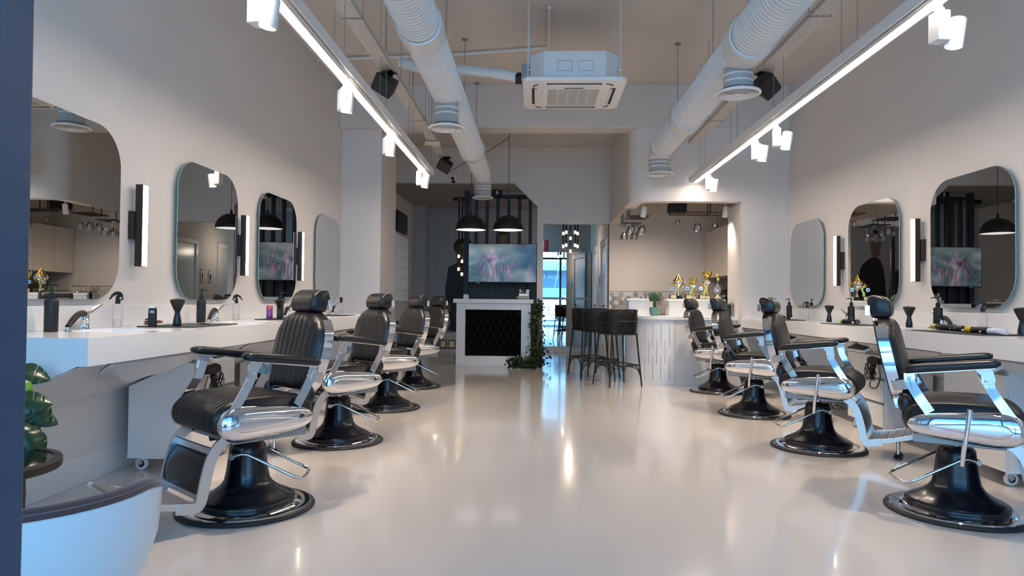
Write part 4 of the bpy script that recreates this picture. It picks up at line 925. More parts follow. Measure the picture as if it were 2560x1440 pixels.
MB().box(-.605, .605, -.015, .035, -.345, .345).build('bezel', M_black, tv, bevel=.004); MB().box(-.594, .594, -.0165, -.0145, -.330, .335).build('screen', M_screen, tv); MB().box(-.2, .2, .035, .388, -.15, .15).build('wall_mount', M_black, tv); MB().box(-.45, -.40, -.02, .03, -.36, -.34).build('sensor', M_grey, tv)
# dark slatted screen
sl = thing('slat_screen', 'dark slatted floor-to-ceiling screen behind the television', 'screen', (-.7, 12.4, 0))
MB().box(-.62, -.53, -.05, .05, 0, 3.08).build('corner_post', M_slat, sl, bevel=.003)
for k in range(7): MB().box(-.432 + .197*k, -.372 + .197*k, -.03, .03, .02, 2.98).build('slat', M_slat, sl, bevel=.003)
MB().box(-.53, .76, -.03, .03, 2.95, 3.02).build('top_rail', M_slat, sl, bevel=.003); MB().box(-.53, .76, .03, .05, .0, 1.42).build('back_panel', M_darkpanel, sl)
t = thing('box_projector', 'small black box device sitting over the slatted screen', 'projector', (-.72, 12.3, 2.98)); MB().box(-.09, .09, -.09, .09, 0, .10).build('body', M_black, t, bevel=.01); MB().box(-.01, .02, -.094, -.088, .02, .085).build('label', M_shell, t); MB().cyl((0, 0, .1), (0, 0, .105), .03).build('foot', M_black, t)
t = thing('clamp_light', 'small black clamp device beside the slatted screen post', 'clamp', (-1.375, 12.37, 2.93)); MB().box(-.06, .06, -.02, .06, -.04, .04).build('body', M_black, t, bevel=.012); MB().cyl((-.02, -.02, 0), (-.02, -.06, -.01), .03).build('lens', M_gloss, t)
# mural of a suited man printed on a flat panel
mu = thing('wall_mural', 'tall printed mural of a man in a dark suit behind the slats', 'mural', (-1.3, 14.6, 0))
MB().box(-1.02, 1.15, -.02, 0, .42, 3.05).build('print_panel', M_mural, mu)
def flat(poly, name, m, h): return MB().prism([(a, b) for a, b in poly], 'y', -.02 - h, -.02).build(name, m, mu)
def sp2(p, k=5): return [(v[0], v[1]) for v in spline([(a, b, 0) for a, b in p], k, True)]
flat(sp2([(-.36, 1.93), (-.46, 1.86), (-.575, 1.80), (-.60, 1.72), (-.615, 1.55), (-.645, 1.40), (-.64, 1.18), (-.58, .98), (-.575, .90), (-.53, .6), (-.52, .44), (.3, .44), (.32, .8), (.33, 1.4), (.22, 1.76), (.0, 1.90), (-.10, 1.96), (-.24, 1.99)]), 'suit', M_suit, .002)
_flat0 = flat
flat = lambda poly, name, m, h: _flat0([(a - .06, b - .165) for a, b in poly], name, m, h)
flat(sp2([(-.30, 2.46), (-.37, 2.36), (-.375, 2.24), (-.33, 2.10), (-.24, 2.04), (-.14, 2.06), (-.07, 2.16), (-.05, 2.36), (-.12, 2.46)]), 'face', M_skin, .003)
flat(sp2([(-.38, 2.30), (-.42, 2.42), (-.36, 2.54), (-.2, 2.58), (-.06, 2.54), (-.03, 2.40), (-.10, 2.45), (-.28, 2.45), (-.34, 2.40), (-.35, 2.30)]), 'hair', M_hair, .004)
flat(sp2([(-.29, 2.15), (-.24, 2.10), (-.20, 2.12), (-.13, 2.12), (-.10, 2.16), (-.13, 2.04), (-.21, 2.0), (-.28, 2.06)]), 'beard', M_hair, .004)
for x in (-.28, -.16): flat(sp2([(x - .03, 2.325), (x, 2.34), (x + .03, 2.325), (x, 2.31)]), 'eye', M_hair, .004)
flat([(-.26, 2.06), (-.14, 2.06), (-.20, 1.62)], 'shirt', M_shirt, .003); flat([(-.215, 2.02), (-.185, 2.02), (-.175, 1.66), (-.20, 1.58), (-.225, 1.66)], 'tie', M_hair, .004)

flat = _flat0
flat(sp2([(-.10, 1.12), (-.02, 1.16), (.06, 1.10), (.02, 1.02), (-.08, 1.04)]), 'hand', M_skin, .004); flat(sp2([(-.62, 1.02), (-.55, 1.03), (-.52, .9), (-.58, .82), (-.63, .9)]), 'hand', M_skin, .004)
flat(sp2([(.52, 2.55), (.50, 2.3), (.56, 2.1), (.68, 2.1), (.72, 2.35), (.68, 2.55)]), 'second_face', M_skin, .003); flat(sp2([(.50, 2.45), (.52, 2.6), (.64, 2.66), (.72, 2.55), (.70, 2.48), (.6, 2.52)]), 'second_hair', M_hair, .004)
flat(sp2([(.40, .44), (.42, 1.6), (.50, 1.98), (.62, 2.08), (.8, 2.0), (.95, 1.7), (.95, .44)]), 'second_suit', M_suit, .002)
for k, (x, z0, z1) in enumerate(((-.72, .9, 2.78), (-.62, 2.1, 2.8), (-.60, 2.1, 2.8), (-.45, 2.6, 2.76), (-.36, 2.62, 2.8), (-.84, .6, 2.2), (-.3, 2.62, 2.84))): flat([(x, z0), (x + .006, z0), (x + .006, z1), (x, z1)], 'drawn_line', M_muralline, .001)
for k, (z, x0, x1) in enumerate(((2.74, -.75, -.55), (2.35, -.75, -.45), (1.9, -.86, -.7))): flat([(x0, z), (x1, z), (x1, z + .005), (x0, z + .005)], 'drawn_line', M_muralline, .001)
for x, lb in ((-1.955, 'closer to the barber chairs'), (-1.77, 'closer to the fireplace')):
    t = thing('award_plaque', 'small gold plaque on the floor ledge, ' + lb, 'plaque', (x, 14.40, .065), group='plaques under the mural')
    m = MB(); m.M = Matrix.Rotation(radians(-10), 4, 'X'); m.box(-.07, .07, -.01, .01, 0, .19); m.build('frame', M_wood, t, bevel=.004); m = MB(); m.M = Matrix.Rotation(radians(-10), 4, 'X'); m.box(-.05, .05, -.013, -.009, .03, .16); m.build('gold_sheet', M_plaque, t)
# ribbed display cabinet, arched mirror, loudspeaker on top
cb = thing('ribbed_cabinet', 'tall white ribbed cabinet against the side wall beyond the pillar', 'cabinet', (-2.3, 11.55, 0))
MB().box(-.30, -.012, -.68, .72, 0, 2.18).build('carcass', M_white, cb, bevel=.003); MB().box(-.31, .012, -.70, .74, 2.18, 2.205).build('top', M_white, cb, bevel=.003)
for k in range(8): MB().box(-.012, .006, -.675 + .175*k, -.655 + .175*k, 1.06, 2.17).build('upright_rib', M_white, cb, bevel=.002)
for z in (1.06, 1.25, 1.44, 1.63, 1.82, 2.0): MB().box(-.012, .002, -.68, .72, z, z + .012).build('cross_rib', M_white, cb)
for k in range(3): MB().box(-.012, .004, -.67 + .465*k, -.22 + .465*k, .06, 1.03).build('lower_door', M_white, cb, bevel=.003)
am = thing('arched_floor_mirror', 'tall arched black-framed mirror beside the pillar reflecting the television', 'mirror', (-2.29, 10.48, .0))
arch = [(-.36, .03), (.36, .03)] + [(.36*cos(pi*k/16), 1.66 + .36*sin(pi*k/16)) for k in range(17)]
MB().prism(arch, 'x', -.03, 0).build('frame', M_black, am); MB().prism([(a*.95, .05 + (b - .03)*.975) for a, b in arch], 'x', .0, .002).build('mirror_glass', M_mirror, am); MB().box(-.30, -.03, -.3, .3, 0, 1.6).build('support', M_white, am)
t = thing('loudspeaker', 'large black loudspeaker on top of the ribbed cabinet', 'speaker', (-2.36, 11.2, 2.205)); MB().box(-.2, .12, -.25, .55, 0, .34).build('cabinet', M_black, t, bevel=.01); MB().box(.12, .127, -.22, .52, .03, .31).build('grille', M_blackm, t)
t = thing('leafy_plant', 'small green plant peeking out behind the ribbed cabinet', 'plant', (-2.12, 12.75, 0))
MB().lathe([(0, 0), (.12, 0), (.15, .5), (.13, .5), (0, .48)], 20).build('pot', M_white, t); MB().tube([(0, 0, .45), (.0, .0, .9)], .012, 6).build('stem', M_stem, t)
r_ = random.Random(8)
def leafblade(L, w, n=6, curl=.3):
    rows = []
    for i in range(n + 1):
        u = i/n; ww = w*sin(pi*min(1, u*.97 + .03))**.8; z = -curl*L*u*u
        rows.append([(L*u, -ww/2, z + .12*ww), (L*u, 0, z), (L*u, ww/2, z + .12*ww)])
    return rows
for k in range(11):
    a = r_.random()*6.28; m = MB(); m.M = Matrix.Translation((0, 0, .75 + .35*r_.random())) @ Matrix.Rotation(a, 4, 'Z') @ Matrix.Rotation(-.5 + .3*r_.random(), 4, 'Y'); m.sheet(leafblade(.2, .09)); m.build('leaf', M_leaf, t)
# ivy garland beside the fireplace
iv = thing('ivy_garland', 'trailing ivy garland hanging beside the fireplace and spilling over the floor', 'ivy', (0, 11.1, 0))
MB().tube(spline([(-.02, .28, 1.02), (.05, .12, .7), (.03, .05, .35), (.05, .0, .08), (-.15, -.2, .06), (-.36, -.22, .08)], 6), .02, 8).build('stem', M_stem, iv)
def ivyleaves(n, seed, m_, name):
    r_ = random.Random(seed); m = MB()
    for k in range(n):
        q = r_.random()
        if q < .58:
            z = .05 + 1.02*r_.random(); wd = .075 + .05*(1 - abs(z - .5)); c = Vector((.03 + .03*sin(z*7), .24 - .22*(1 - z), z)); rad = .06 + .05*r_.random() + (.05 if z < .35 else 0)
        else:
            u = r_.random(); c = Vector((.10 - .48*u, -.10 - .14*u, .03 + .17*r_.random()*(1 - .35*u))); rad = .10
        p = c + Vector((r_.gauss(0, rad*.55), r_.gauss(0, rad*.5), r_.gauss(0, .035)))
        if p.z < .025: p.z = .025 + .02*r_.random()
        if p.y > .30: p.y = .30
        if p.x < -.06 and p.y > .24: p.y = .22
        s = .022 + .024*r_.random()
        R_ = Euler((r_.uniform(-1.2, 1.2), r_.uniform(-1.2, 1.2), r_.uniform(0, 6.28))).to_matrix()
        pts = [(0, -.2, 0), (.55, -.45, .1), (.42, .05, 0), (.85, .35, .12), (.3, .45, .02), (0, 1, .1), (-.3, .45, .02), (-.85, .35, .12), (-.42, .05, 0), (-.55, -.45, .1)]
        m.add([tuple(p + R_ @ (Vector(v)*s)) for v in pts], [tuple(range(10))])
    o = m.build(name, m_, iv, ang=80); o['kind'] = 'stuff'
ivyleaves(1500, 1, M_ivy, 'foliage'); ivyleaves(180, 2, M_ivy2, 'pale_foliage')

# ================================================================== kitchenette bar
bar = thing('curved_bar', 'curved white bar counter with slotted front under the trophies', 'bar counter', (0, 0, 0))
BX, BY, BA, BB = 1.235, 9.075, .60, .46             # left face, front face, ellipse radii
def barpath(off, n=14):
    pts = [(BX - off, 11.0)]
    for k in range(n + 1):
        a = pi + (pi/2)*k/n; pts.append((BX + BA + (BA + off)*cos(a), BY + BB + (BB + off)*sin(a)))
    return pts
front = barpath(0, 40)[1:]
# slotted front skin: columns between slots stay solid, slots are real gaps
arc = [0]
for a, b in zip(front, front[1:]): arc.append(arc[-1] + sqrt((b[0]-a[0])**2 + (b[1]-a[1])**2))
LA = arc[-1]
def at_arc(s):
    s = min(max(s, 0), LA)
    for i in range(len(arc) - 1):
        if s <= arc[i+1] + 1e-9:
            q = (s - arc[i])/(arc[i+1] - arc[i]); return (front[i][0] + (front[i+1][0]-front[i][0])*q, front[i][1] + (front[i+1][1]-front[i][1])*q)
    return front[-1]
def nrm_at(s):
    a, b = at_arc(s - .01), at_arc(s + .01); d = Vector((b[0]-a[0], b[1]-a[1])).normalized(); return (d.y, -d.x)
slots = []; k = 0; sx = LA - .075
while sx > .04:
    if k % 2 == 0: slots += [(sx, .50, .80), (sx, .06, .37)]
    else: slots += [(sx, .28, .59)]
    sx -= .0535; k += 1
edges = sorted(set([0.0, LA] + [round(v, 5) for s_, _, _ in slots for v in (s_ - .0028, s_ + .0028)] + [LA*i/30 for i in range(31)]))
zs = sorted(set([0.0, .858] + [z for _, a, b in slots for z in (a, b)]))
sk = MB(); idx = {}
def vid(i, j, d):
    key = (i, j, d)
    if key not in idx:
        p = at_arc(edges[i]); n_ = nrm_at(edges[i]); idx[key] = len(sk.v); sk.v.append((p[0] - n_[0]*d, p[1] - n_[1]*d, zs[j]))
    return idx[key]
hole = lambda i, j: any(abs((edges[i] + edges[i+1])/2 - s_) < .0028 and a <= (zs[j] + zs[j+1])/2 <= b for s_, a, b in slots)
for i in range(len(edges) - 1):
    for j in range(len(zs) - 1):
        if hole(i, j):
            for (i0, j0, i1, j1) in ((i, j, i, j+1), (i+1, j, i+1, j+1), (i, j, i+1, j), (i, j+1, i+1, j+1)): sk.f.append((vid(i0, j0, 0), vid(i1, j1, 0), vid(i1, j1, .014), vid(i0, j0, .014)))
        else: sk.f.append((vid(i, j, 0), vid(i+1, j, 0), vid(i+1, j+1, 0), vid(i, j+1, 0)))
sk.build('slotted_front', M_white, bar)
inner = [(at_arc(LA*i/20)[0] - nrm_at(LA*i/20)[0]*.015, at_arc(LA*i/20)[1] - nrm_at(LA*i/20)[1]*.015) for i in range(21)]
MB().sheet([[(x, y, z) for x, y in inner] for z in (.0, .858)]).build('slot_backing', M_grey, bar)
MB().box(BX + BA + .004, 2.644, BY + .004, BY + .02, 0, .858).build('front_panel', M_white, bar, bevel=.002); MB().box(BX, BX + .016, BY + BB, 11.0, 0, .858).build('side_panel', M_white, bar, bevel=.002)
MB().tube([(BX - .004, BY + BB + .01, 0), (BX - .004, BY + BB + .01, .858)], .008, 6).build('corner_bead', M_satin, bar)
top = barpath(.035, 14); MB().prism(top + [(2.644, BY - .035), (2.644, BY + .62), (1.9, BY + .62), (BX + .55, 9.9), (BX + .55, 11.0)], 'z', .858, .905).build('bar_top', M_solid, bar, bevel=.003)
def raised(x0, x1, y0, y1, label):
    t = thing('raised_shelf', label, 'shelf unit', ((x0 + x1)/2, y0, .905)); w = (x1 - x0)/2
    MB().box(-w, w, 0, y1 - y0, 0, .205).build('box', M_white, t, bevel=.002); MB().box(-w - .03, w + .02, -.03, y1 - y0, .205, .232).build('shelf_top', M_solid, t, bevel=.003)
    MB().box(-w, -w + .003, -.003, 0, 0, .205).build('edge_strip', M_satin, t)
raised(1.30, 1.66, 9.62, 9.88, 'small white raised shelf with the call bell, at the bar corner'); raised(1.83, 2.58, 9.5, 9.70, 'white raised shelf carrying the trophies on the bar')
t = thing('call_bell', 'small chrome call bell on the raised shelf at the bar corner', 'bell', (1.52, 9.74, 1.137)); MB().lathe([(0, 0), (.05, 0), (.05, .008), (0, .008)], 20).build('base', M_black, t); MB().lathe([(.04, .01), (.038, .025), (.02, .042), (0, .045)], 20).build('dome', M_chrome, t); MB().cyl((0, 0, .045), (0, 0, .058), .005).build('button', M_chrome, t)
t = thing('potted_cactus', 'green cactus in a sage pot on the bar', 'potted plant', (1.61, 9.33, .905))
MB().lathe([(0, 0), (.050, 0), (.066, .02), (.073, .06), (.072, .115), (.066, .115), (.064, .10), (0, .10)], 28).build('pot', M_pot, t)
MB().tube([(0, 0, .09), (0, 0, .16), (0, 0, .22)], [.02, .024, .02], 12).build('stem', M_green, t)
for x, z, r1, r2, a in ((-.035, .245, .04, .055, .5), (.035, .25, .04, .05, -.4), (0, .275, .05, .045, .1), (-.015, .225, .05, .03, .2), (.045, .225, .03, .035, -.6)):
    m = MB(); m.M = Matrix.Translation((x, 0, z)) @ Matrix.Rotation(a, 4, 'Y'); m.ball((0, 0, 0), r1, .022, r2, 12); m.build('pad', M_green, t)
t = thing('dark_vase_plant', 'green plant in a dark glass vase at the end of the bar', 'potted plant', (2.56, 9.28, .905))
MB().lathe([(0, 0), (.055, 0), (.06, .005), (.06, .16), (.055, .16), (.05, .02), (0, .02)], 22).build('vase', M_tabglass, t); m = MB()
MB().lathe([(0, .022), (.048, .022), (.048, .05), (0, .05)], 18).build('soil', M_stem, t)
for k in range(9):
    a = k*2.4; m = MB(); m.M = Matrix.Translation((.018*cos(a), .018*sin(a), .045 + .012*k)) @ Matrix.Rotation(a, 4, 'Z') @ Matrix.Rotation(-1.15 + .06*k, 4, 'Y'); m.sheet(leafblade(.12, .055)); m.build('leaf', M_lime if k % 3 == 0 else M_leaf, t)
t = thing('incense_stick', 'thin dark stick standing upright at the end of the bar', 'stick', (2.60, 9.42, .905)); MB().cyl((0, 0, 0), (0, 0, .40), .0035).build('stick', M_black, t); MB().lathe([(0, 0), (.03, 0), (.03, .01), (0, .012)], 16).build('holder', M_black, t)
# wall cabinets and coffee corner at the side of the niche
wc = thing('wall_cabinet_run', 'pale wall cabinets on the side wall of the kitchenette', 'cabinet', (2.8, 9.6, 1.49))
MB().box(.02, .445, .0, 1.88, 0, .76).build('carcass', M_niche, wc)
for k in range(4): MB().box(0, .02, .005 + .47*k, .465 + .47*k, .004, .756).build('cabinet_door', M_niche, wc, bevel=.002)
bc = thing('base_cabinet', 'low cabinet with dark worktop under the kitchenette wall cabinets', 'cabinet', (2.72, 9.75, 0)); MB().box(0, .52, .25, 1.72, 0, .88).build('carcass', M_niche, bc, bevel=.003); MB().box(-.02, .52, .23, 1.74, .88, .92).build('worktop', M_grey, bc, bevel=.003)
struct(MB().box(3.245, XR, 9.55, YP, .92, 1.49).build('wall_niche_splash', M_grey))
t = thing('coffee_machine', 'dark coffee machine under the kitchenette wall cabinets', 'coffee machine', (2.93, 10.45, .92)); MB().box(-.17, .17, -.18, .18, 0, .06).build('drip_tray', M_grey, t, bevel=.005); MB().box(.02, .17, -.18, .18, .06, .36).build('tower', M_black, t, bevel=.008); MB().box(-.17, .17, -.18, .18, .29, .38).build('head', M_black, t, bevel=.01); MB().cyl((-.08, 0, .29), (-.08, 0, .22), .02).build('spout', M_chrome, t)
t = thing('silver_cloche', 'round dark silver serving dome on the kitchenette worktop', 'cloche', (2.9, 11.15, .92)); MB().lathe([(.0, 0), (.15, 0), (.155, .006), (0, .008)], 24).build('tray', M_silver, t); MB().lathe([(.13, .008), (.125, .05), (.09, .11), (.03, .14), (0, .142)], 24).build('dome', M_silver, t); MB().ball((0, 0, .155), .016).build('knob', M_black, t)
t = thing('bushy_herb', 'dark bushy plant behind the trophies at the coffee corner', 'plant', (2.78, 10.05, .92)); MB().lathe([(0, 0), (.06, 0), (.07, .12), (.0, .12)], 18).build('pot', M_black, t); r_ = random.Random(4)
for k in range(16):
    a = r_.random()*6.28; m = MB(); m.M = Matrix.Translation((0, 0, .12 + .14*r_.random())) @ Matrix.Rotation(a, 4, 'Z') @ Matrix.Rotation(-1.0 + .9*r_.random(), 4, 'Y'); m.sheet(leafblade(.13, .05)); m.build('leaf', M_green, t)

# ------------------------------------------------------------------ trophies
TZ = 1.137
def handles(m, x0, z0, h, w, r):
    for s in (-1, 1): m.tube(spline([(s*x0*.72, 0, z0), (s*(x0 + w*.5), 0, z0 + h*.25), (s*(x0 + w), 0, z0 + h*.75), (s*(x0 + w*.75), 0, z0 + h*1.05), (s*(x0 + w*.3), 0, z0 + h*.95)], 5), r, 8)
def trophy(x, y, kind, label):
    t = thing('trophy', label, 'trophy', (x, y, TZ), group='trophies on the bar shelf')
    def base(w, h, mt, pl=True):
        MB().box(-w, w, -w*.7, w*.7, 0, h).build('base', mt, t, bevel=.003)
        if pl: MB().box(-w*.85, w*.85, -w*.7 - .003, -w*.7, h*.12, h*.88).build('plaque', M_plaque, t)
    if kind == 'lidded':
        base(.04, .05, M_black, False); MB().lathe([(0, .05), (.03, .05), (.022, .075), (.009, .10), (.008, .13), (.02, .145), (.045, .17), (.068, .205), (.074, .24), (.070, .25), (0, .25)], 28).build('cup', M_silver, t)
        MB().lathe([(.074, .248), (.072, .262), (.058, .278), (.034, .288), (.016, .294), (.008, .308), (.008, .318), (.014, .326), (.006, .338), (.003, .362), (0, .364)], 24).build('lid', M_gold, t)
        m = MB(); handles(m, .068, .165, .075, .035, .006); m.build('handle', M_silver, t)
    if kind == 'cup':
        base(.035, .045, M_black); MB().lathe([(0, .045), (.024, .045), (.014, .07), (.008, .11), (.007, .15), (.013, .165), (.018, .185), (.01, .2), (.02, .21), (.042, .23), (.052, .262), (.055, .30), (.050, .30), (0, .26)], 26).build('cup', M_gold, t)
        m = MB(); handles(m, .05, .225, .085, .022, .005); m.build('handle', M_silver, t)
        MB().lathe([(0, -.006), (.022, -.006), (.022, .0), (0, .0)], 16, (0, -.014, .18), 'y').build('medallion', M_silver, t)
    if kind == 'star':
        base(.045, .06, M_black)
        m = MB(); m.strap(spline([(.03, 0, .06), (.028, 0, .10), (.045, 0, .13), (.05, 0, .165), (.02, 0, .20)], 4), (0, 1, 0), [.03]*6 + [.024]*11, .02)
        for k in range(5):
            a = pi/2 + k*2*pi/5; m.add([(.01 + .0*cos(a), -.012, .205), (.01 + .014*cos(a + .62), 0, .205 + .014*sin(a + .62)), (.01 + .042*cos(a), 0, .205 + .042*sin(a)), (.01 + .014*cos(a - .62), 0, .205 + .014*sin(a - .62)), (.01, .012, .205)], [(0, 1, 2), (0, 2, 3), (4, 2, 1), (4, 3, 2)])
        m.build('figure', M_gold, t)
        q = MB(); q.lathe([(0, -.014), (.026, -.014), (.03, -.008), (.03, .0), (0, .004)], 22, (-.02, -.012, .15), 'y'); q.build('medallion', M_silver, t)
        MB().lathe([(0, -.016), (.009, -.016), (.009, -.012), (0, -.012)], 14, (-.02, -.012, .15), 'y').build('medal_centre', M_black, t)
    if kind == 'bowl':
        base(.032, .055, M_black); MB().lathe([(0, .055), (.026, .055), (.030, .075), (.022, .10), (.018, .14), (.022, .175), (.012, .19), (0, .19)], 20).build('column', M_gold, t)
        MB().lathe([(0, -.012), (.022, -.014), (.036, -.012), (.040, 0), (.036, .012), (0, .012)], 26, (0, 0, .232), 'y').build('ring_medal', M_plaque, t)
        MB().lathe([(0, -.0135), (.02, -.0155), (.02, -.013), (0, -.012)], 20, (0, 0, .232), 'y').build('medal_centre', M_silver, t)
        MB().lathe([(0, .272), (.012, .272), (.008, .29), (.025, .30), (.052, .325), (.066, .36), (.068, .385), (.062, .385), (.045, .34), (0, .31)], 28).build('bowl', M_gold, t)
        m = MB(); handles(m, .062, .315, .085, .022, .005); m.build('handle', M_gold, t)
    if kind == 'oval':
        base(.036, .035, M_plaque, False); MB().lathe([(0, .035), (.018, .035), (.02, .05), (.01, .07), (0, .07)], 16).build('foot', M_plaque, t)
        m = MB()
        for q in (1.0, .62): m.tube([(.042*q*cos(a), 0, .13 + .062*q*sin(a)) for a in [2*pi*k/24 for k in range(24)]], .006, 6, True)
        m.ball((0, 0, .125), .02, .008, .024, 12); m.build('oval_rings', M_silver, t)
        MB().lathe([(0, .19), (.012, .19), (.005, .215), (.003, .25), (0, .25)], 14).build('spire', M_silver, t); m = MB(); m.ball((.0, 0, .325), .026, .014, .028, 14); m.ball((.008, 0, .275), .022, .014, .022, 12); m.build('figure', M_gold, t)
for x, y, k, lb in ((1.90, 9.55, 'star', 'small gold star trophy with a round medal, closest to the cactus'), (1.985, 9.62, 'lidded', 'silver lidded trophy cup with curled handles'), (2.115, 9.55, 'star', 'small gold star trophy between the two handled cups'), (2.195, 9.62, 'cup', 'gold trophy cup with tall silver handles and slender stem'),
                    (2.30, 9.55, 'star', 'small gold star trophy beside the tall gold bowl'), (2.385, 9.62, 'bowl', 'tallest gold bowl trophy on a ringed column'), (2.52, 9.58, 'oval', 'silver oval-ring trophy at the shelf end')): trophy(x, y, k, lb)

# ------------------------------------------------------------------ glass racks, niche lamps
def rack(x0, x1, y0, y1, z, n, label, rods):
    t = thing('glass_rack', label, 'glass rack', ((x0 + x1)/2, (y0 + y1)/2, z), group='black hanging glass racks'); w, d = (x1 - x0)/2, (y1 - y0)/2
    m = MB()
    for a, b in (((-w, -d), (w, -d)), ((w, -d), (w, d)), ((w, d), (-w, d)), ((-w, d), (-w, -d))): m.tube([(a[0], a[1], 0), (b[0], b[1], 0)], .006, 6)
    m.build('rim', M_black, t)
    m = MB()
    for k in range(1, n):
        xx = -w + 2*w*k/n
        for q in ((-.022, .022) if n < 9 else (0,)): m.tube([(xx + q, -d, -.0), (xx + q, d, -.0)], .005 if n < 9 else .0095, 6)
    m.build('rails', M_black, t)
    m = MB()
    for a, b in rods: m.tube([(a, b, 0), (a, b, 2.918 - z)], .007, 6)
    m.build('hanger', M_black, t)
def wineglass(x, y, z, s, label, grp='upside-down wine glasses'):
    t = thing('wine_glass', label, 'wine glass', (x, y, z), group=grp)
    MB().lathe([(0, .008), (.034*s, .008), (.034*s, .011), (.006, .006), (.0038, -.01), (.0038, -.075*s), (.012, -.09*s), (.033*s, -.115*s), (.041*s, -.15*s), (.036*s, -.195*s), (.0345*s, -.195*s), (.039*s, -.15*s), (.031*s, -.117*s), (0, -.096*s)], 22).build('glass_body', M_thin, t, ang=60)
rack(1.90, 2.62, 9.55, 9.88, 2.345, 7, 'black wire glass rack hanging in the kitchenette opening', [(-.16, .0), (.19, .0), (-.16, .16), (.19, .16)])
for x, s, lb in ((1.99, .8, 'small, closest to the black speaker'), (2.265, 1.25, 'largest, in the middle of the rack'), (2.51, .95, 'round, closest to the jamb')): wineglass(x, 9.7, 2.337, s, 'wine glass hanging upside down below the opening rack, ' + lb)
rack(1.26, 1.58, 9.62, 10.02, 2.30, 11, 'black glass rack hanging at the corner of the bar, front one', [(-.11, -.1), (-.11, .1)]); rack(1.25, 1.55, 10.15, 10.55, 2.26, 11, 'black glass rack hanging at the corner of the bar, rear one', [(-.11, -.1), (-.11, .1)])
CN = ('outer, front of its rack', 'inner, front of its rack', 'outer, back of its rack', 'inner, back of its rack')
for (x, y, z), c_ in zip(((1.34, 9.72, 2.292), (1.50, 9.74, 2.292), (1.34, 9.92, 2.292), (1.50, 9.92, 2.292)), CN): wineglass(x, y, z, 1.15, 'wine glass upside down in the front corner rack, ' + c_, 'glasses on the front corner rack')
for (x, y, z), c_ in zip(((1.32, 10.25, 2.252), (1.47, 10.25, 2.252), (1.32, 10.43, 2.252), (1.47, 10.43, 2.252)), CN): wineglass(x, y, z, 1.15, 'wine glass upside down in the rear corner rack, ' + c_, 'glasses on the rear corner rack')
def nspot(x, y, label):
    t = thing('ceiling_spot', label, 'spotlight', (x, y, 2.40), group='white cylinder spots in the kitchenette')
    MB().cyl((0, 0, .52), (0, 0, -.02), .008).build('stem', M_mattw, t); m = MB(); m.M = Matrix.Translation((-.004, 0, -.085)) @ Matrix.Rotation(radians(8), 4, 'Y'); m.lathe([(0, .07), (.034, .07), (.036, .066), (.036, -.07), (.03, -.07), (0, -.06)], 22); m.build('lamp_head', M_mattw, t)
nspot(1.46, 9.35, 'white cylinder spotlight hanging by the corner glass rack'); nspot(2.55, 9.3, 'white cylinder spotlight hanging beside the jamb'); nspot(1.40, 10.35, 'white cylinder spotlight hanging behind the corner glass racks')
nl = bpy.data.lights.new('niche_fill_light', 'SPOT'); nl.energy = 20; nl.color = WARM; nl.spot_size = radians(140); nl.spot_blend = .8; nl.shadow_soft_size = .04  # added fill to brighten the niche; the cylinder spots look unlit
for x, y in ((1.47, 9.35), (2.53, 9.31), (1.40, 10.35)):
    o = bpy.data.objects.new('niche_fill_light', nl); COL.objects.link(o); o.location = (x, y, 2.235); o.rotation_euler = (radians(24), 0, radians(30 if x > 2 else -20))
t = thing('niche_speaker', 'black speaker under the kitchenette ceiling beside the glass rack', 'speaker', (2.06, 10.1, 2.47)); MB().box(-.13, .13, -.09, .09, -.075, .075).build('cabinet', M_black, t, bevel=.02, seg=3); MB().box(-.115, .115, -.097, -.09, -.06, .06).build('grille', M_blackm, t); MB().cyl((0, .02, .07), (0, .02, .45), .012).build('bracket', M_black, t)

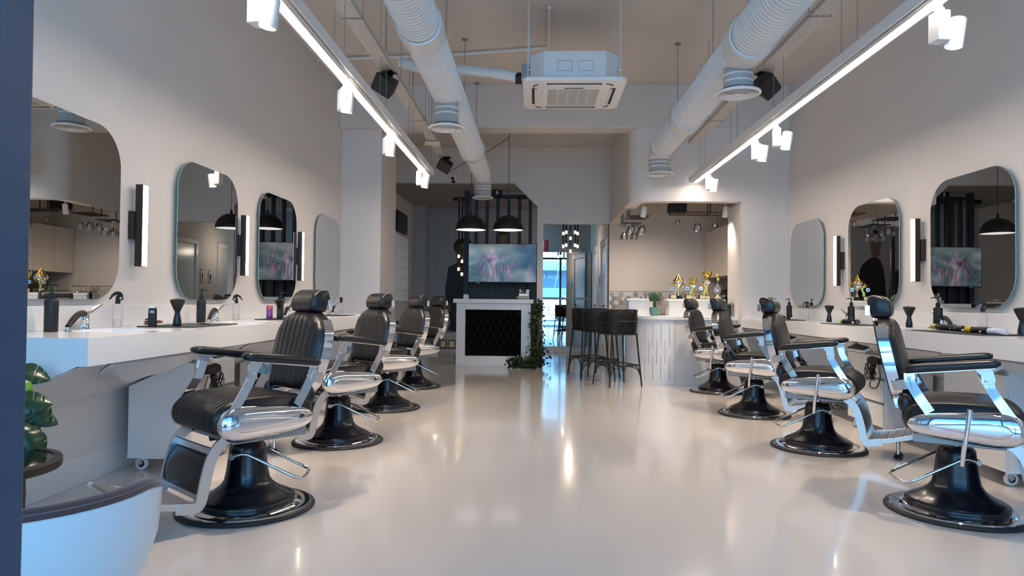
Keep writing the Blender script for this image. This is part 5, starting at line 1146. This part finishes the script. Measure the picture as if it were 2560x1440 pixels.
# ------------------------------------------------------------------ bar stools
def make_stool(label):
    t = thing('bar_stool', label, 'bar stool', group='black rope bar stools')
    SH = .66
    MB().loft([[(a*q, b*q, z) for a, b in rrect(.44, .44, .10, 5)] for z, q in ((SH, .97), (SH + .008, 1), (SH + .02, 1), (SH + .024, .97))]).build('seat_frame', M_blackm, t)
    MB().loft([[(a*q, b*q, z) for a, b in rrect(.42, .42, .11, 6)] for z, q in ((SH + .022, .94), (SH + .035, 1), (SH + .06, 1), (SH + .075, .92), (SH + .08, .7))]).build('seat_cushion', M_black, t)
    for sx in (-1, 1):
        for sy in (-1, 1):
            MB().tube([(sx*.18, sy*.18, SH + .01), (sx*.232, sy*.232, 0)], [.0125, .0105], 10).build('leg', M_blackm, t)
    L = lambda z: .18 + .052*(SH - z)/SH
    m = MB()
    for k in range(4):
        a = Matrix.Rotation(k*pi/2, 4, 'Z'); q = L(.27); q2 = L(.16)
        m.M = a; m.tube([(-q, -q, .27), (q, -q, .27)], .008, 8); m.tube(spline([(-q2, -q2, .13), (-q2*.72, -q2*1.0, .23), (0, -q*1.0, .262), (q2*.72, -q2*1.0, .23), (q2, -q2, .13)], 5), .007, 8)
    m.M = Matrix.Identity(4); m.build('footrest', M_blackm, t)
    # wrap-around back: hoop and vertical ropes
    hoop = []; low = []
    N = 36
    for i in range(N + 1):
        a = radians(-118 + 236*i/N); r = .225
        ex = 3.2; c_, s_ = cos(a), sin(a); k = (abs(c_)**ex + abs(s_)**ex)**(-1/ex)
        edge = abs(i/N - .5)*2; z = .985 - .085*edge**2.5
        hoop.append((-k*c_*r, k*s_*r, z)); low.append((-k*c_*(r - .008), k*s_*(r - .008), SH + .03))
    m = MB(); m.tube(hoop, .012, 8); m.tube([low[0], hoop[0]], .011, 8); m.tube([low[-1], hoop[-1]], .011, 8); m.build('back_hoop', M_blackm, t)
    for i in range(1, N):
        a, b = Vector(low[i]), Vector(hoop[i]); mid = (a + b)/2 + Vector((a.x, a.y, 0)).normalized()*.012
        MB().strap([a, mid, b], (Vector(low[i+1]) - Vector(low[i-1])), [.006]*3, .021).build('back_rope', M_black, t)
    m = MB(); m.tube([tuple((Vector(l) + Vector(h))/2 + Vector((l[0], l[1], 0)).normalized()*.016) for l, h in zip(low, hoop)], .006, 6); m.build('middle_band', M_blackm, t)
    m = MB(); rows = []
    for i in range(15):
        u = -1 + 2*i/14; rows.append([(-.165 + .03*u*u + .03*cos(a), u*.19, .84 + (.12 - .02*u*u)*sin(a)) for a in [2*pi*k/12 for k in range(12)]])
    m.loft(rows).build('back_cushion', M_black, t)
    return t
st = make_stool('black rope bar stool standing right before the curved bar, closest to us'); st.location = (1.07, 9.0, 0); st.rotation_euler = (0, 0, radians(112))
dup(st, (.79, 10.2, 0), radians(20), 'black rope bar stool on the fireplace side, overlapping the mirrored partition'); dup(st, (.92, 9.66, 0), radians(75), 'black rope bar stool half hidden behind the closest stool')

# ================================================================== foreground seat, side table, plant
tc_ = thing('tub_chair', 'white shell tub chair with brown upholstered rim beside the entrance', 'armchair', (-1.325, 1.73, 0))
def tub(a):                                    # plan radius and top height by angle (0 = back)
    q = max(0, abs(a)/radians(128) - .36)/.64; return .315 + .02*q, .594 - .14*q**1.3
NA = 40; A0 = radians(-128); ctr = -radians(40)
outer, inner_ = [], []
zl = [.0, .06, .2, .5, .8, .93, 1.0]
for i in range(NA + 1):
    a = A0 - A0*2*i/NA; r, zt = tub(a); aa = a + ctr
    ro = []
    for u in zl:
        z = .30 + (zt - .30)*u; rr = r*(.80 + .20*(1 - (1 - u)**3.0)); ro.append((rr*cos(aa), rr*sin(aa), z))
    outer.append(ro)
    ri = []
    for u in zl:
        z = .40 + (zt - .40)*u; rr = (r - .035)*(.82 + .18*(1 - (1 - u)**3.0)); ri.append((rr*cos(aa), rr*sin(aa), z))
    inner_.append(ri)
MB().sheet(outer).build('shell', M_shell, tc_, solid=.008)
MB().sheet(inner_).build('inner_upholstery', M_brown, tc_, solid=.012)
rim = []
for i in range(NA + 1):
    a = A0 - A0*2*i/NA; r, zt = tub(a); aa = a + ctr
    rim.append((aa, r, zt))
MB().loft([[((r - .016 + .022*cos(b))*cos(aa), (r - .016 + .022*cos(b))*sin(aa), zt - .008 + .019*sin(b)) for b in [2*pi*k/14 for k in range(14)]] for aa, r, zt in rim]).build('rim', M_brown, tc_, ang=80)
m = MB(); m.tube([((r + .0045)*cos(aa), (r + .0045)*sin(aa), zt - .018) for aa, r, zt in rim], .0012, 4); m.build('rim_stitching', M_shell, tc_)
m = MB(); pts = [(.27*cos(2*pi*k/36), .27*sin(2*pi*k/36)) for k in range(36)]
MB().loft([[(x*q, y*q, z) for x, y in pts] for z, q in ((.375, .88), (.385, .95), (.44, 1.0), (.46, .95), (.465, .7))]).build('seat_cushion', M_brown, tc_)
MB().loft([[(x*q, y*q, z) for x, y in pts] for z, q in ((.29, .6), (.30, .78), (.387, .93))]).build('seat_pan', M_shell, tc_)
for a in (45, 135, 225, 315): MB().tube([(.15*cos(radians(a)), .15*sin(radians(a)), .37), (.26*cos(radians(a)), .26*sin(radians(a)), 0)], [.016, .010], 10).build('leg', M_black, tc_)
st_ = thing('glass_side_table', 'round glass side table with dark bronze ring, beside the tub chair', 'side table', (-2.03, 2.42, 0))
R_ = .265
MB().lathe([(R_, .440), (R_ + .004, .445), (R_ + .004, .470), (R_, .475), (R_ - .022, .475), (R_ - .024, .470), (R_ - .024, .445), (R_ - .022, .440), (R_ - .001, .440)], 56, ring=True).build('table_ring', M_bronze, st_)
MB().lathe([(0, .463), (R_ - .023, .463), (R_ - .023, .470), (0, .470)], 48).build('glass_top', M_tabglass, st_)
for a in (-20, 100, 220): MB().box((R_ - .012)*cos(radians(a)) - .012, (R_ - .012)*cos(radians(a)) + .012, (R_ - .012)*sin(radians(a)) - .012, (R_ - .012)*sin(radians(a)) + .012, 0, .441).build('leg', M_bronze, st_, bevel=.002)
MB().lathe([(R_, .0), (R_, .018), (R_ - .02, .018), (R_ - .02, 0)], 48, ring=True).build('floor_ring', M_bronze, st_)
mp = thing('monstera_plant', 'potted monstera with split dark leaves standing behind the glass table', 'potted plant', (-2.30, 2.78, 0))
MB().lathe([(0, 0), (.11, 0), (.13, .02), (.155, .24), (.15, .25), (.14, .24), (.135, .22), (0, .22)], 28).build('pot', M_grey, mp); MB().lathe([(0, .21), (.137, .21), (.137, .225), (0, .23)], 24).build('soil', M_stem, mp)
def monstera_leaf(S, notch=True):
    out = []
    n = 13
    for s in (1, -1):
        side = []
        for i in range(n + 1):
            u = i/n; w = .52*(sin(pi*u**.72))**.75*(1 - .25*u) + .0; side.append((u - .08*(1 - u)**4, s*w))
            if notch and i in (6, 9): side.append((u + .015, s*w*.55)); side.append((u + .03, s*w*.97))
        out.append(side)
    m = MB(); N = len(out[0]); vs, fs = [], []
    for k in range(N):
        x, y = out[0][k]
        z = lambda x, y: -.22*x*x + .10*abs(y) - .12*y*y
        vs += [(x*S, y*S, z(x, y)*S), (min(x, 1)*S, 0, z(x, 0)*S), (x*S, -y*S, z(x, y)*S)]
    for k in range(N - 1):
        fs += [(3*k, 3*k+1, 3*k+4, 3*k+3), (3*k+1, 3*k+2, 3*k+5, 3*k+4)]
    return vs, fs
CR = Vector((.78, .62, 0))
for (px, py, x, S, ang, lean, m_) in ((46, 930, -2.15, .15, -12, .5, M_leaf), (40, 955, -2.12, .13, -70, .2, M_lime), (38, 1012, -2.08, .16, 5, .35, M_leaf), (72, 1012, -2.04, .15, -48, .3, M_leaf), (88, 1042, -2.03, .11, -18, .5, M_leaf), (40, 1070, -2.10, .15, -30, .5, M_leaf), (58, 1085, -2.02, .17, -62, .35, M_leaf), (20, 980, -2.3, .17, 150, .5, M_leaf), (5, 925, -2.35, .17, 170, .4, M_leaf), (10, 1060, -2.25, .16, 200, .4, M_leaf)):
    P = PX(px, py, x) - mp.location; a = radians(ang)
    L = (CR*cos(a) + Vector((0, 0, 1))*sin(a) + Vector((.62, -.78, 0))*.25).normalized(); N = (Vector((.62, -.78, 0)) + Vector((0, 0, lean + .4))).normalized(); S_ = N.cross(L).normalized(); N = L.cross(S_).normalized()
    q = MB(); S *= .78; vs, fs = monstera_leaf(S, m_ is M_leaf); q.M = Matrix(((L.x, S_.x, N.x, P.x), (L.y, S_.y, N.y, P.y), (L.z, S_.z, N.z, P.z), (0, 0, 0, 1))); q.add(vs, fs); lo = q.build('leaf', m_, mp, ang=80, solid=.002)
    b = P; MB().tube(spline([(0.0, .0, .2), (b.x*.35, b.y*.35, .2 + (b.z - .2)*.75), tuple(b)], 5), .005, 6).build('leaf_stalk', M_green, lo)
